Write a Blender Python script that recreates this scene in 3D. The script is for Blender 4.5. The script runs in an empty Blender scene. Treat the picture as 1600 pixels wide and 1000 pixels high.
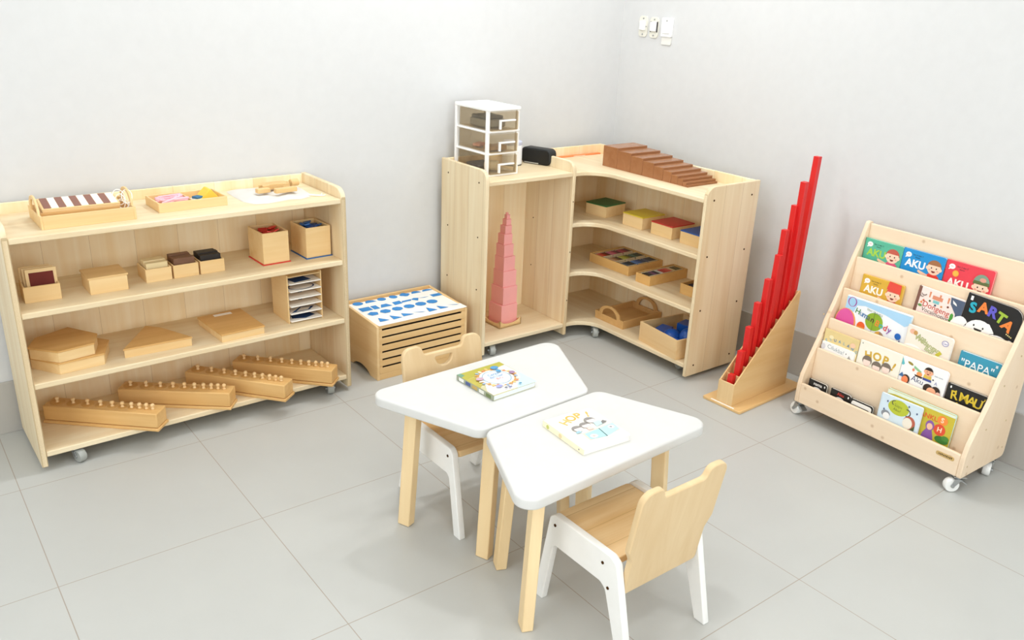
import bpy, bmesh, math, random
from mathutils import Matrix, Vector
random.seed(7)
PI = math.pi
COL = bpy.context.scene.collection
def R(a): return math.radians(a)

# ------------------------------------------------------------------ materials
def lin(h):
    if isinstance(h, str):
        h = h.lstrip('#'); v = [int(h[i:i+2], 16)/255 for i in (0, 2, 4)]
    else: v = [c/255 for c in h]
    return tuple(((c+.055)/1.055)**2.4 if c > .04045 else c/12.92 for c in v) + (1,)
MC = {}
def plain(h, rough=.5, metal=0, spec=.5, name=None):
    k = ('p', str(h), rough, metal, spec)
    if k in MC: return MC[k]
    m = bpy.data.materials.new(name or 'paint'); m.use_nodes = True
    nt = m.node_tree; b = nt.nodes['Principled BSDF']
    b.inputs['Roughness'].default_value = rough; b.inputs['Metallic'].default_value = metal
    b.inputs['Specular IOR Level'].default_value = spec
    c = lin(h)
    tc = nt.nodes.new('ShaderNodeTexCoord'); no = nt.nodes.new('ShaderNodeTexNoise')
    no.inputs['Scale'].default_value = 25; no.inputs['Detail'].default_value = 3
    mx = nt.nodes.new('ShaderNodeMix'); mx.data_type = 'RGBA'
    mx.inputs[6].default_value = tuple(x*.965 for x in c[:3])+(1,); mx.inputs[7].default_value = tuple(min(1, x*1.03) for x in c[:3])+(1,)
    nt.links.new(tc.outputs['Object'], no.inputs['Vector']); nt.links.new(no.outputs['Fac'], mx.inputs[0])
    nt.links.new(mx.outputs[2], b.inputs['Base Color'])
    MC[k] = m; return m
def wood(light, dark, axis='x', scale=1.0, rough=.5, plank=None, pax='x', knots=0.0, contrast=1.0):
    k = ('w', light, dark, axis, scale, rough, plank, pax, knots, contrast)
    if k in MC: return MC[k]
    m = bpy.data.materials.new('wood'); m.use_nodes = True
    nt = m.node_tree; N = nt.nodes; L = nt.links; b = N['Principled BSDF']
    b.inputs['Roughness'].default_value = rough; b.inputs['Specular IOR Level'].default_value = .35
    tc = N.new('ShaderNodeTexCoord'); oi = N.new('ShaderNodeObjectInfo')
    add = N.new('ShaderNodeVectorMath'); add.operation = 'ADD'
    mul = N.new('ShaderNodeVectorMath'); mul.operation = 'SCALE'; mul.inputs['Scale'].default_value = 0
    comb = N.new('ShaderNodeCombineXYZ')
    mm = N.new('ShaderNodeMath'); mm.operation = 'MULTIPLY'; mm.inputs[1].default_value = 9.0
    L.new(oi.outputs['Random'], mm.inputs[0])
    for i in range(3): L.new(mm.outputs[0], comb.inputs[i])
    L.new(tc.outputs['Object'], add.inputs[0]); L.new(comb.outputs[0], add.inputs[1])
    vec = add.outputs[0]; pv = None
    if plank:
        sp = N.new('ShaderNodeSeparateXYZ'); L.new(tc.outputs['Object'], sp.inputs[0])
        dv = N.new('ShaderNodeMath'); dv.operation = 'DIVIDE'; dv.inputs[1].default_value = plank
        L.new(sp.outputs['xyz'.index(pax)], dv.inputs[0])
        fl = N.new('ShaderNodeMath'); fl.operation = 'FLOOR'; L.new(dv.outputs[0], fl.inputs[0])
        ad2 = N.new('ShaderNodeMath'); ad2.operation = 'ADD'; L.new(fl.outputs[0], ad2.inputs[0]); L.new(mm.outputs[0], ad2.inputs[1])
        wn = N.new('ShaderNodeTexWhiteNoise'); wn.noise_dimensions = '1D'; L.new(ad2.outputs[0], wn.inputs['W'])
        sc = N.new('ShaderNodeVectorMath'); sc.operation = 'SCALE'; sc.inputs['Scale'].default_value = 5
        L.new(wn.outputs['Color'], sc.inputs[0])
        a3 = N.new('ShaderNodeVectorMath'); a3.operation = 'ADD'; L.new(vec, a3.inputs[0]); L.new(sc.outputs[0], a3.inputs[1])
        vec = a3.outputs[0]; pv = wn.outputs['Value']
        fr = N.new('ShaderNodeMath'); fr.operation = 'FRACT'; L.new(dv.outputs[0], fr.inputs[0])
        lt = N.new('ShaderNodeMath'); lt.operation = 'LESS_THAN'; lt.inputs[1].default_value = .0014/plank; L.new(fr.outputs[0], lt.inputs[0])
    mp = N.new('ShaderNodeMapping'); s = [26*scale]*3; s['xyz'.index(axis)] = 1.6*scale
    mp.inputs['Scale'].default_value = s; L.new(vec, mp.inputs['Vector'])
    n1 = N.new('ShaderNodeTexNoise'); n1.inputs['Scale'].default_value = 1; n1.inputs['Detail'].default_value = 5
    n1.inputs['Roughness'].default_value = .55; n1.inputs['Distortion'].default_value = .7; L.new(mp.outputs[0], n1.inputs['Vector'])
    mp2 = N.new('ShaderNodeMapping'); s2 = [6*scale]*3; s2['xyz'.index(axis)] = .5*scale
    mp2.inputs['Scale'].default_value = s2; L.new(vec, mp2.inputs['Vector'])
    n2 = N.new('ShaderNodeTexNoise'); n2.inputs['Detail'].default_value = 2; n2.inputs['Scale'].default_value = 1; L.new(mp2.outputs[0], n2.inputs['Vector'])
    av = N.new('ShaderNodeMath'); av.operation = 'ADD'; L.new(n1.outputs['Fac'], av.inputs[0]); L.new(n2.outputs['Fac'], av.inputs[1])
    last = av.outputs[0]
    if pv is not None:
        p1 = N.new('ShaderNodeMath'); p1.operation = 'MULTIPLY_ADD'; p1.inputs[1].default_value = .3; p1.inputs[2].default_value = -.15
        L.new(pv, p1.inputs[0])
        p2 = N.new('ShaderNodeMath'); p2.operation = 'ADD'; L.new(last, p2.inputs[0]); L.new(p1.outputs[0], p2.inputs[1]); last = p2.outputs[0]
    mr = N.new('ShaderNodeMapRange'); mr.inputs['From Min'].default_value = 1-.42/contrast; mr.inputs['From Max'].default_value = 1+.42/contrast
    L.new(last, mr.inputs['Value'])
    mx = N.new('ShaderNodeMix'); mx.data_type = 'RGBA'; mx.inputs[6].default_value = lin(dark); mx.inputs[7].default_value = lin(light)
    L.new(mr.outputs[0], mx.inputs[0]); col = mx.outputs[2]
    if plank:
        m2 = N.new('ShaderNodeMix'); m2.data_type = 'RGBA'; d = lin(dark); m2.inputs[7].default_value = tuple(c*.75 for c in d[:3])+(1,)
        L.new(lt.outputs[0], m2.inputs[0]); L.new(col, m2.inputs[6]); col = m2.outputs[2]
    if knots:
        vo = N.new('ShaderNodeTexVoronoi'); vo.voronoi_dimensions = '2D'; vo.inputs['Scale'].default_value = 6.5
        kv = N.new('ShaderNodeSeparateXYZ'); kc = N.new('ShaderNodeCombineXYZ'); L.new(add.outputs[0], kv.inputs[0])
        L.new(kv.outputs['Y' if axis == 'z' else 'X'], kc.inputs[0]); L.new(kv.outputs['Z'], kc.inputs[1]); L.new(kc.outputs[0], vo.inputs['Vector'])
        kr = N.new('ShaderNodeMapRange'); kr.inputs['From Min'].default_value = .02; kr.inputs['From Max'].default_value = .06
        kr.inputs['To Min'].default_value = knots; kr.inputs['To Max'].default_value = 0; L.new(vo.outputs['Distance'], kr.inputs['Value'])
        m3 = N.new('ShaderNodeMix'); m3.data_type = 'RGBA'; m3.inputs[7].default_value = lin('b58d62')
        L.new(kr.outputs[0], m3.inputs[0]); L.new(col, m3.inputs[6]); col = m3.outputs[2]
    L.new(col, b.inputs['Base Color'])
    bp = N.new('ShaderNodeBump'); bp.inputs['Strength'].default_value = .08; bp.inputs['Distance'].default_value = .002
    L.new(n1.outputs['Fac'], bp.inputs['Height']); L.new(bp.outputs[0], b.inputs['Normal'])
    MC[k] = m; return m
def tile_mat(base, grout, axes, size=.6, gw=.003, rough=.4):
    m = bpy.data.materials.new('tile'); m.use_nodes = True
    nt = m.node_tree; N = nt.nodes; L = nt.links; b = N['Principled BSDF']
    tc = N.new('ShaderNodeTexCoord'); sp = N.new('ShaderNodeSeparateXYZ'); L.new(tc.outputs['Object'], sp.inputs[0])
    last = None
    for a in axes:
        d = N.new('ShaderNodeMath'); d.operation = 'MULTIPLY_ADD'; d.inputs[1].default_value = 1/size; d.inputs[2].default_value = .5; L.new(sp.outputs['xyz'.index(a)], d.inputs[0])
        f = N.new('ShaderNodeMath'); f.operation = 'FRACT'; L.new(d.outputs[0], f.inputs[0])
        s = N.new('ShaderNodeMath'); s.operation = 'SUBTRACT'; s.inputs[1].default_value = .5; L.new(f.outputs[0], s.inputs[0])
        ab = N.new('ShaderNodeMath'); ab.operation = 'ABSOLUTE'; L.new(s.outputs[0], ab.inputs[0])
        lt = N.new('ShaderNodeMath'); lt.operation = 'LESS_THAN'; lt.inputs[1].default_value = gw/2/size; L.new(ab.outputs[0], lt.inputs[0])
        if last is None: last = lt.outputs[0]
        else:
            mx = N.new('ShaderNodeMath'); mx.operation = 'MAXIMUM'; L.new(last, mx.inputs[0]); L.new(lt.outputs[0], mx.inputs[1]); last = mx.outputs[0]
    no = N.new('ShaderNodeTexNoise'); no.inputs['Scale'].default_value = 2.2; no.inputs['Detail'].default_value = 6; no.inputs['Roughness'].default_value = .6
    L.new(tc.outputs['Object'], no.inputs['Vector'])
    c = lin(base); m1 = N.new('ShaderNodeMix'); m1.data_type = 'RGBA'
    m1.inputs[6].default_value = tuple(x*.93 for x in c[:3])+(1,); m1.inputs[7].default_value = tuple(min(1, x*1.06) for x in c[:3])+(1,)
    L.new(no.outputs['Fac'], m1.inputs[0])
    m2 = N.new('ShaderNodeMix'); m2.data_type = 'RGBA'; m2.inputs[7].default_value = lin(grout)
    L.new(last, m2.inputs[0]); L.new(m1.outputs[2], m2.inputs[6]); L.new(m2.outputs[2], b.inputs['Base Color'])
    b.inputs['Roughness'].default_value = rough; b.inputs['Specular IOR Level'].default_value = .4
    return m
def smoke(h, alpha=.35):
    k = ('s', h, alpha)
    if k in MC: return MC[k]
    m = bpy.data.materials.new('clear_plastic'); m.use_nodes = True
    nt = m.node_tree; N = nt.nodes; L = nt.links; b = N['Principled BSDF']; out = N['Material Output']
    b.inputs['Base Color'].default_value = lin(h); b.inputs['Roughness'].default_value = .15
    no = N.new('ShaderNodeTexNoise'); no.inputs['Scale'].default_value = 6
    tr = N.new('ShaderNodeBsdfTransparent'); tr.inputs[0].default_value = lin(h)
    mx = N.new('ShaderNodeMixShader'); mr = N.new('ShaderNodeMapRange'); mr.inputs['To Min'].default_value = alpha-.04; mr.inputs['To Max'].default_value = alpha+.04
    L.new(no.outputs['Fac'], mr.inputs['Value']); L.new(mr.outputs[0], mx.inputs[0])
    L.new(tr.outputs[0], mx.inputs[1]); L.new(b.outputs[0], mx.inputs[2]); L.new(mx.outputs[0], out.inputs['Surface'])
    MC[k] = m; return m

PAU_L, PAU_D = 'ecdfc0', 'd9c096'
PANEL = wood(PAU_L, PAU_D, 'z', 1, .5, .115, 'y', contrast=1.2)
PANELX = wood('fbefd0', 'efd6a6', 'z', 1, .5, .16, 'x', contrast=1.3)
SHELF = wood(PAU_L, PAU_D, 'x', contrast=1.25)
SHELFY = wood(PAU_L, PAU_D, 'y', contrast=1.25)
BEECH = wood('edd2a0', 'dfba80', 'x', 1.3, .5)
BEECHY = wood('edd2a0', 'dfba80', 'y', 1.3, .5)
BIRCH = wood('e9c994', 'd6ab6e', 'x', 1, .45)
BIRCHZ = wood('edd0a0', 'dbb47a', 'z', 1, .45)
BIRCHY = wood('edd0a0', 'dbb47a', 'y', 1, .45)
TRAYW = wood('dcb57c', 'c69a5e', 'x', 1, .45)
BLOCKW = wood('e3bd80', 'cd9d5c', 'x', 1.3, .42)
KNOBW = wood('efd3a2', 'dcb37a', 'z', 3, .45)
LEGW = wood('f0d9ae', 'e4c592', 'z', 1, .45)
SEATW = wood('efd5a8', 'd2a76c', 'x', .8, .45, .08, 'y', contrast=1.3)
BACKW = wood('e3cba2', 'd0b080', 'z', .8, .45)
PINE = wood('f2dfc6', 'e6ccab', 'x', .7, .5, knots=.5)
PINEZ = wood('f2dfc6', 'e6ccab', 'z', .7, .5, knots=.5)
WHITE = plain('d3d3d0', .32, name='white_lacquer')
WHITEP = plain('f3f3f2', .35, name='white_plastic')
FRAMEW = plain('efefec', .35, name='white_frame_lacquer')
PAPER = plain('f4f2ec', .7, name='paper')
STEEL = plain('a9acac', .35, .8, name='zinc')
WHEELG = plain('a2a5a0', .3, name='grey_wheel')
WHEELW = plain('ecedea', .3, name='white_wheel')
SCREW = plain('4a3119', .8, 0, .05, name='screw')
BLACK = plain('141414', .4, name='black')
BLUE = plain('1a4fa8', .3, name='blue')
SHAPEB = plain('2f86cc', .6, name='printed_blue')

# ------------------------------------------------------------------ geometry
def rpoly(pts, r, n=5):
    out = []; k = len(pts)
    for i in range(k):
        p = Vector(pts[i]); a = Vector(pts[i-1]); b = Vector(pts[(i+1) % k])
        rr = r[i] if isinstance(r, (list, tuple)) else r
        if rr <= 0: out.append(tuple(p)); continue
        u = (a-p).normalized(); v = (b-p).normalized(); ang = u.angle(v)
        d = min(rr/math.tan(ang/2), (a-p).length*.49, (b-p).length*.49); q = d*math.tan(ang/2)
        c = p + (u+v).normalized()*(q/math.sin(ang/2))
        s = p+u*d-c; e = p+v*d-c
        a0 = math.atan2(s.y, s.x); da = math.atan2(s.x*e.y-s.y*e.x, s.dot(e))
        for j in range(n+1):
            t = a0+da*j/n; out.append((c.x+q*math.cos(t), c.y+q*math.sin(t)))
    return out
def ell(cx, cy, rx, ry=None, n=24, rot=0, a0=0, a1=2*PI, close=False):
    ry = rx if ry is None else ry; full = abs(a1-a0-2*PI) < 1e-6; o = []
    for i in range(n if full else n+1):
        t = a0+(a1-a0)*i/n; x, y = rx*math.cos(t), ry*math.sin(t)
        o.append((cx+x*math.cos(rot)-y*math.sin(rot), cy+x*math.sin(rot)+y*math.cos(rot)))
    return o
def plate_mesh(outer, holes=(), t=.02, bev=0, res=1):
    cu = bpy.data.curves.new('c', 'CURVE'); cu.dimensions = '2D'; cu.fill_mode = 'BOTH'
    for pts in [outer]+list(holes):
        s = cu.splines.new('POLY'); s.points.add(len(pts)-1); s.use_cyclic_u = True
        for p, q in zip(s.points, pts): p.co = (q[0], q[1], 0, 1)
    cu.extrude = t/2-bev; cu.bevel_depth = bev; cu.bevel_resolution = res
    if bev: cu.offset = -bev
    o = bpy.data.objects.new('c', cu); me = bpy.data.meshes.new_from_object(o)
    bpy.data.objects.remove(o); bpy.data.curves.remove(cu); return me
def text_mesh(s, size, bold=0, space=1.0):
    cu = bpy.data.curves.new('t', 'FONT'); cu.body = s; cu.size = size; cu.align_x = 'CENTER'; cu.align_y = 'CENTER'
    cu.offset = bold*size; cu.space_character = space; cu.resolution_u = 3
    o = bpy.data.objects.new('t', cu); me = bpy.data.meshes.new_from_object(o)
    bpy.data.objects.remove(o); bpy.data.curves.remove(cu); return me
class G:
    def __init__(s): s.bm = bmesh.new(); s.mats = []
    def mi(s, m):
        if m is None: return 0
        if m not in s.mats: s.mats.append(m)
        return s.mats.index(m)
    def poly(s, vs, fs, m=None, M=None):
        i = s.mi(m); V = [s.bm.verts.new((M @ Vector(v)) if M else v) for v in vs]
        for f in fs:
            try: s.bm.faces.new([V[j] for j in f]).material_index = i
            except ValueError: pass
        return s
    def box(s, x0, x1, y0, y1, z0, z1, m=None, M=None):
        v = [(x, y, z) for z in (z0, z1) for y in (y0, y1) for x in (x0, x1)]
        return s.poly(v, [(0, 2, 3, 1), (4, 5, 7, 6), (0, 1, 5, 4), (2, 6, 7, 3), (0, 4, 6, 2), (1, 3, 7, 5)], m, M)
    def prism(s, pts, axis, a, b, m=None, M=None):
        def P(p, t): return {'x': (t, p[0], p[1]), 'y': (p[0], t, p[1]), 'z': (p[0], p[1], t)}[axis]
        n = len(pts); v = [P(p, a) for p in pts]+[P(p, b) for p in pts]
        return s.poly(v, [tuple(range(n))[::-1], tuple(range(n, 2*n))]+[(i, (i+1) % n, n+(i+1) % n, n+i) for i in range(n)], m, M)
    def cyl(s, p0, p1, r0, r1=None, n=20, m=None, M=None):
        r1 = r0 if r1 is None else r1; p0 = Vector(p0); p1 = Vector(p1); d = (p1-p0).normalized()
        a = d.orthogonal().normalized(); b = d.cross(a); v = []
        for p, r in ((p0, r0), (p1, r1)):
            v += [p+a*r*math.cos(2*PI*i/n)+b*r*math.sin(2*PI*i/n) for i in range(n)]
        return s.poly(v, [tuple(range(n))[::-1], tuple(range(n, 2*n))]+[(i, (i+1) % n, n+(i+1) % n, n+i) for i in range(n)], m, M)
    def lathe(s, prof, n=24, m=None, M=None):
        v = []; k = len(prof)
        for r, z in prof: v += [(r*math.cos(2*PI*i/n), r*math.sin(2*PI*i/n), z) for i in range(n)]
        f = [(j*n+i, j*n+(i+1) % n, (j+1)*n+(i+1) % n, (j+1)*n+i) for j in range(k-1) for i in range(n)]
        f += [tuple(range(n))[::-1], tuple(range((k-1)*n, k*n))]
        return s.poly(v, f, m, M)
    def ball(s, c, r, m=None, sc=(1, 1, 1), n=16, M=None):
        pr = [(max(1e-4, r*math.sin(PI*i/10)), -r*math.cos(PI*i/10)) for i in range(11)]
        T = Matrix.Translation(c) @ Matrix.Diagonal((*sc, 1))
        return s.lathe(pr, n, m, (M @ T) if M else T)
    def tube(s, path, r, n=8, m=None, closed=False):
        P = [Vector(p) for p in path]; k = len(P); v = []; up = Vector((0, 0, 1))
        for i in range(k):
            t = ((P[(i+1) % k]-P[i-1]) if closed else (P[min(i+1, k-1)]-P[max(i-1, 0)])).normalized()
            a = t.cross(up); a = a.normalized() if a.length > 1e-3 else t.orthogonal().normalized(); b = t.cross(a)
            v += [P[i]+a*r*math.cos(2*PI*j/n)+b*r*math.sin(2*PI*j/n) for j in range(n)]
        f = [(i*n+j, i*n+(j+1) % n, ((i+1) % k)*n+(j+1) % n, ((i+1) % k)*n+j) for i in range(k if closed else k-1) for j in range(n)]
        if not closed: f += [tuple(range(n))[::-1], tuple(range((k-1)*n, k*n))]
        return s.poly(v, f, m)
    def mesh(s, me, M=None, m=None):
        s.poly([tuple(v.co) for v in me.vertices], [tuple(p.vertices) for p in me.polygons], m, M)
        bpy.data.meshes.remove(me); return s
    def build(s, name, m=None, parent=None, bev=0, label=None, smooth=35, seg=2, loc=None, rot=None, recalc=True):
        if recalc: bmesh.ops.recalc_face_normals(s.bm, faces=s.bm.faces)
        me = bpy.data.meshes.new(name); s.bm.to_mesh(me); s.bm.free()
        for q in (s.mats or [m]): me.materials.append(q)
        me.shade_smooth(); me.set_sharp_from_angle(angle=R(smooth))
        o = bpy.data.objects.new(name, me); COL.objects.link(o)
        if parent: o.parent = parent
        if loc: o.location = loc
        if rot: o.rotation_euler = rot
        if bev:
            b = o.modifiers.new('bevel', 'BEVEL'); b.width = bev; b.segments = seg; b.limit_method = 'ANGLE'; b.angle_limit = R(40)
        if label: o['label'] = label
        return o
def tag(o, label, cat, group=None):
    o['label'] = label; o['category'] = cat
    if group: o['group'] = group
    return o
def thing(name, label, cat, loc=(0, 0, 0), rz=0, group=None, rx=0, ry=0):
    o = bpy.data.objects.new(name, None); COL.objects.link(o); o.empty_display_size = .05
    o.location = loc; o.rotation_euler = (rx, ry, rz); return tag(o, label, cat, group)
def struct(o): o['kind'] = 'structure'; return o
def dup(root, loc, rz, label=None, group=None):
    r = root.copy(); COL.objects.link(r); r.location = loc; r.rotation_euler = (root.rotation_euler[0], root.rotation_euler[1], rz)
    if label: r['label'] = label
    if group: r['group'] = group
    for ch in list(root.children):
        c = ch.copy(); COL.objects.link(c); c.parent = r
        for g in list(ch.children):
            d = g.copy(); COL.objects.link(d); d.parent = c
    return r

# ------------------------------------------------------------------ the room
XW, YW = 3.09, 1.060
WALLM = plain('d2d3d3', .85, spec=.2, name='wall_paint')
FLOORM = tile_mat('b9bab6', 'a0968a', 'xy', gw=.0028, rough=.38)
SKX = tile_mat('b1aea8', '8f8a82', 'x', rough=.4); SKY = tile_mat('b1aea8', '8f8a82', 'y', rough=.4)
x0, y0, zc = -2.7, -4.7, 2.9
struct(G().box(x0-.1, XW+.1, y0-.1, YW+.1, -.1, 0).build('floor', FLOORM))
struct(G().box(x0-.1, XW+.1, y0-.1, YW+.1, zc, zc+.1).build('ceiling', plain('f4f4f2', .9, spec=.2)))
struct(G().box(x0-.1, XW+.1, YW, YW+.1, 0, zc).build('wall_back', WALLM))
struct(G().box(XW, XW+.1, y0-.1, YW, 0, zc).build('wall_right', WALLM))
struct(G().box(x0-.1, x0, y0-.1, YW, 0, zc).build('wall_left', WALLM))
struct(G().box(x0, XW, y0-.1, y0, 0, zc).build('wall_front', WALLM))
struct(G().box(x0, XW-.01, YW-.009, YW, 0, .205).build('baseboard_back', SKX, bev=.0015))
struct(G().box(XW-.009, XW, y0, YW, 0, .215).build('baseboard_right', SKY, bev=.0015))
struct(G().box(x0, x0+.009, y0, YW-.01, 0, .21).build('baseboard_left', SKY, bev=.0015))
struct(G().box(x0+.01, XW-.01, y0, y0+.009, 0, .21).build('baseboard_front', SKX, bev=.0015))

# ------------------------------------------------------------------ casters
def caster(parent, x, y, zt, wm, rz=0, r=.025, brake=True):
    h = zt; M = Matrix.Translation((x, y, 0)) @ Matrix.Rotation(rz, 4, 'Z')
    g = G(); g.box(-.022, .022, -.022, .022, h-.003, h, M=M); g.cyl((0, 0, h-.012), (0, 0, h-.003), .013, M=M)
    for sx in (-1, 1):
        g.prism([(-.010, h-.012), (.014, h-.012), (.024, r+.002), (.022, r-.005), (.014, r-.005)], 'x', sx*.0165-.0008, sx*.0165+.0008, M=M)
    g.box(-.0173, .0173, -.012, .016, h-.014, h-.011, M=M)
    b = g.build('caster', STEEL, parent, bev=.0008)
    c = (0, .018, r)
    w = G(); w.lathe([(r*.55, -.0135), (r*.90, -.013), (r, -.009), (r, .009), (r*.90, .013), (r*.55, .0135)], 28, M=M @ Matrix.Translation(c) @ Matrix.Rotation(PI/2, 4, 'Y'))
    w.build('wheel', wm, b)
    G().cyl((-.0205, .018, r), (.0205, .018, r), .0055, n=10, M=M).build('axle', STEEL, b)
    if brake:
        G().prism([(-.02, r+.012), (.012, h-.010), (.016, h-.013), (-.02, r+.007)], 'x', -.012, .012, M=M @ Matrix.Translation((0, -.012, 0))).build('brake_pedal', STEEL, b)
    return b
def screws(parent, pts, axis, r=.004, mat=SCREW):
    for (x, y, z) in pts:
        d = {'x': (.0016, 0, 0), 'y': (0, .0016, 0), 'z': (0, 0, .0016)}[axis]
        G().cyl((x-d[0], y-d[1], z-d[2]), (x+d[0], y+d[1], z+d[2]), r, n=10).build('screw', mat, parent)
def side_profile(D, H, hf, z0, r=.055):
    pts = [(0, z0), (D, z0), (D, H)]
    pts += [(r*.95-r*.95*math.sin(t), H-(H-hf)+ (H-hf)*math.cos(t)) for t in [PI/2*i/8 for i in range(9)]]
    return pts

# ------------------------------------------------------------------ long low shelf
LO, LT = (.084, .673), .012
def LS(u, v, z=0): return (LO[0]+u*math.cos(LT)-v*math.sin(LT), LO[1]+u*math.sin(LT)+v*math.cos(LT), z)
LZ = [.076, .333, .586, .839]; LW, LD, LH = 1.195, .361, .880
sh = thing('low_shelf', 'long low open wooden shelf on casters along the back wall, four boards high', 'shelf', LS(0, 0), LT)
prof = side_profile(LD, LH, .835, .02)
for a, b in ((0, .02), (LW-.02, LW)): G().prism(prof, 'x', a, b).build('side_panel', PANEL, sh, bev=.003)
for z in LZ: G().box(.02, LW-.02, .003, LD-.012, z-.02, z).build('shelf_board', SHELF, sh, bev=.003)
G().box(.02, LW-.02, LD-.012, LD, .056, LH-.004).build('back_panel', PANELX, sh, bev=.002)
for x, y, a in ((.118, .034, 200), (LW-.085, .040, 165), (.115, .30, 20), (LW-.085, .30, -20)): caster(sh, x, y, .056, WHEELG, R(a), r=.0245)
for z in (.066, .323, .576, .829):
    for v in (.06, .30): screws(sh, [(LW, v, z)], 'x', .0035)

# ------------------------------------------------------------------ corner shelf unit
CO, CT = (2.94, 1.001), -.012
def CS(u, v, z=0): return (CO[0]+u*math.cos(CT)-v*math.sin(CT), CO[1]+u*math.sin(CT)+v*math.cos(CT), z)
CZ = [.080, .345, .595, .845]; CH = .895
cu = thing('corner_shelf_unit', 'wooden corner shelf unit with a tall open bay and curved shelves in the room corner', 'shelf', CS(0, 0), CT)
prof = [(p[0]-.365, p[1]) for p in side_profile(.365, CH, .852, .02)]
for a in (-1.0, -.498): G().prism(prof, 'x', a, a+.018).build('side_panel', PANEL, cu, bev=.003)
PANELV = wood(PAU_L, PAU_D, 'z', 1, .5, .115, 'x')
prof2 = [(p[0]-.346, p[1]) for p in side_profile(.346, CH, .852, .02)]
G().prism(prof2, 'y', -1.05, -1.032).build('side_panel', PANELV, cu, bev=.003)
G().box(-.982, -.498, -.014, 0, .06, CH-.003).build('back_panel', PANELX, cu, bev=.002)
G().box(-.48, 0, -.014, 0, .06, CH-.003).build('back_panel', PANELX, cu, bev=.002)
G().box(-.014, 0, -1.032, -.014, .06, CH-.003).build('back_panel', wood('fbefd0', 'efd6a6', 'z', 1, .5, .16, 'y', contrast=1.3), cu, bev=.002)
for z in (.080, .845): G().box(-.982, -.498, -.362, -.014, z-.02, z).build('shelf_board', SHELF, cu, bev=.003)
arc = [(-.466+.12*math.cos(t), -.482+.12*math.sin(t)) for t in [PI/2*i/14 for i in range(15)]]
L_out = [(-.48, -.014), (-.48, -.362)]+arc[::-1]+[(-.346, -.52), (-.346, -1.032), (-.014, -1.032), (-.014, -.014)]
for z in CZ: G().prism(L_out, 'z', z-.02, z).build('curved_shelf_board', SHELFY, cu, bev=.003)
for x, y, a in ((-.917, -.325, 160), (-.917, -.06, 10), (-.33, -.415, 150), (-.27, -.955, -20), (-.06, -.955, 0), (-.06, -.06, 0)):
    caster(cu, x, y, .06, WHEELG, R(a), r=.026)
for z in (.07, .335, .585, .835):
    screws(cu, [(-.30, -1.05, z), (-.05, -1.05, z)], 'y', .0042)
    screws(cu, [(-.498, -.08, z-.02), (-.489, -.365, z-.13)], 'x' if z < 0 else 'x', .003)
    screws(cu, [(-1.0, -.06, z), (-1.0, -.31, z)], 'x', .0035)

# ------------------------------------------------------------------ box-like things
def open_box(name, label, cat, P, rz, w, d, h, t=.006, mat=BEECH, group=None, div=None, base=None, bm=None):
    """origin at the middle of the base"""
    o = thing(name, label, cat, P, rz, group); z0 = 0
    if base:
        G().box(-w/2-base, w/2+base, -d/2-base, d/2+base, 0, .004, None).build('base', bm, o, bev=.001); z0 = .004
    else: G().box(-w/2+t, w/2-t, -d/2+t, d/2-t, 0, t).build('bottom', mat, o)
    G().box(-w/2, w/2, -d/2, -d/2+t, z0, h).build('side_wall', mat, o, bev=.0012)
    G().box(-w/2, w/2, d/2-t, d/2, z0, h).build('side_wall', mat, o, bev=.0012)
    for s in (-1, 1):
        a, b = sorted((s*w/2, s*(w/2-t))); G().box(a, b, -d/2+t, d/2-t, z0, h).build('side_wall', mat, o, bev=.0012)
    if base: G().box(-w/2+t, w/2-t, -d/2+t, d/2-t, .004, .008).build('bottom', mat, o)
    if div is not None: G().box(div-.002, div+.002, -d/2+t, d/2-t, t, h-.002).build('divider', mat, o)
    return o
def arch_tray(name, label, P, rz, w, d, h, hh, mat, t=.008, cat='tray', axis='x', group=None):
    """walls w x d, raised arched handles with a slot on the two ends across 'axis'"""
    o = thing(name, label, cat, P, rz, group)
    G().box(-w/2+t, w/2-t, -d/2+t, d/2-t, 0, t).build('bottom', mat, o)
    L, Wd = (d, w) if axis == 'x' else (w, d)
    n = 14; a = L*.36
    out = [(-L/2, 0), (L/2, 0), (L/2, h)]+[(a*math.cos(s), h+(hh-h)*math.sin(s)) for s in [PI*i/n for i in range(n+1)]]+[(-L/2, h)]
    a2 = a*.74; zb = h*.82
    hole = [(a2*math.cos(s), zb+(hh-zb-.012)*math.sin(s)) for s in [PI*i/n for i in range(n+1)]]
    for s in (-1, 1):
        me = plate_mesh(out, [hole], t, .0012)
        off = s*(Wd/2-t/2)
        M = (Matrix.Translation((off, 0, 0)) @ Matrix.Rotation(PI/2, 4, 'Z') if axis == 'x' else Matrix.Translation((0, off, 0))) @ Matrix.Rotation(PI/2, 4, 'X')
        G().mesh(me, M).build('handle_end', mat, o)
        if axis == 'x':
            y0_, y1_ = sorted((s*d/2, s*(d/2-t))); G().box(-w/2+t, w/2-t, y0_, y1_, 0, h).build('side_wall', mat, o, bev=.0012)
        else:
            x0_, x1_ = sorted((s*w/2, s*(w/2-t))); G().box(x0_, x1_, -d/2+t, d/2-t, 0, h).build('side_wall', mat, o, bev=.0012)
    return o

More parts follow.
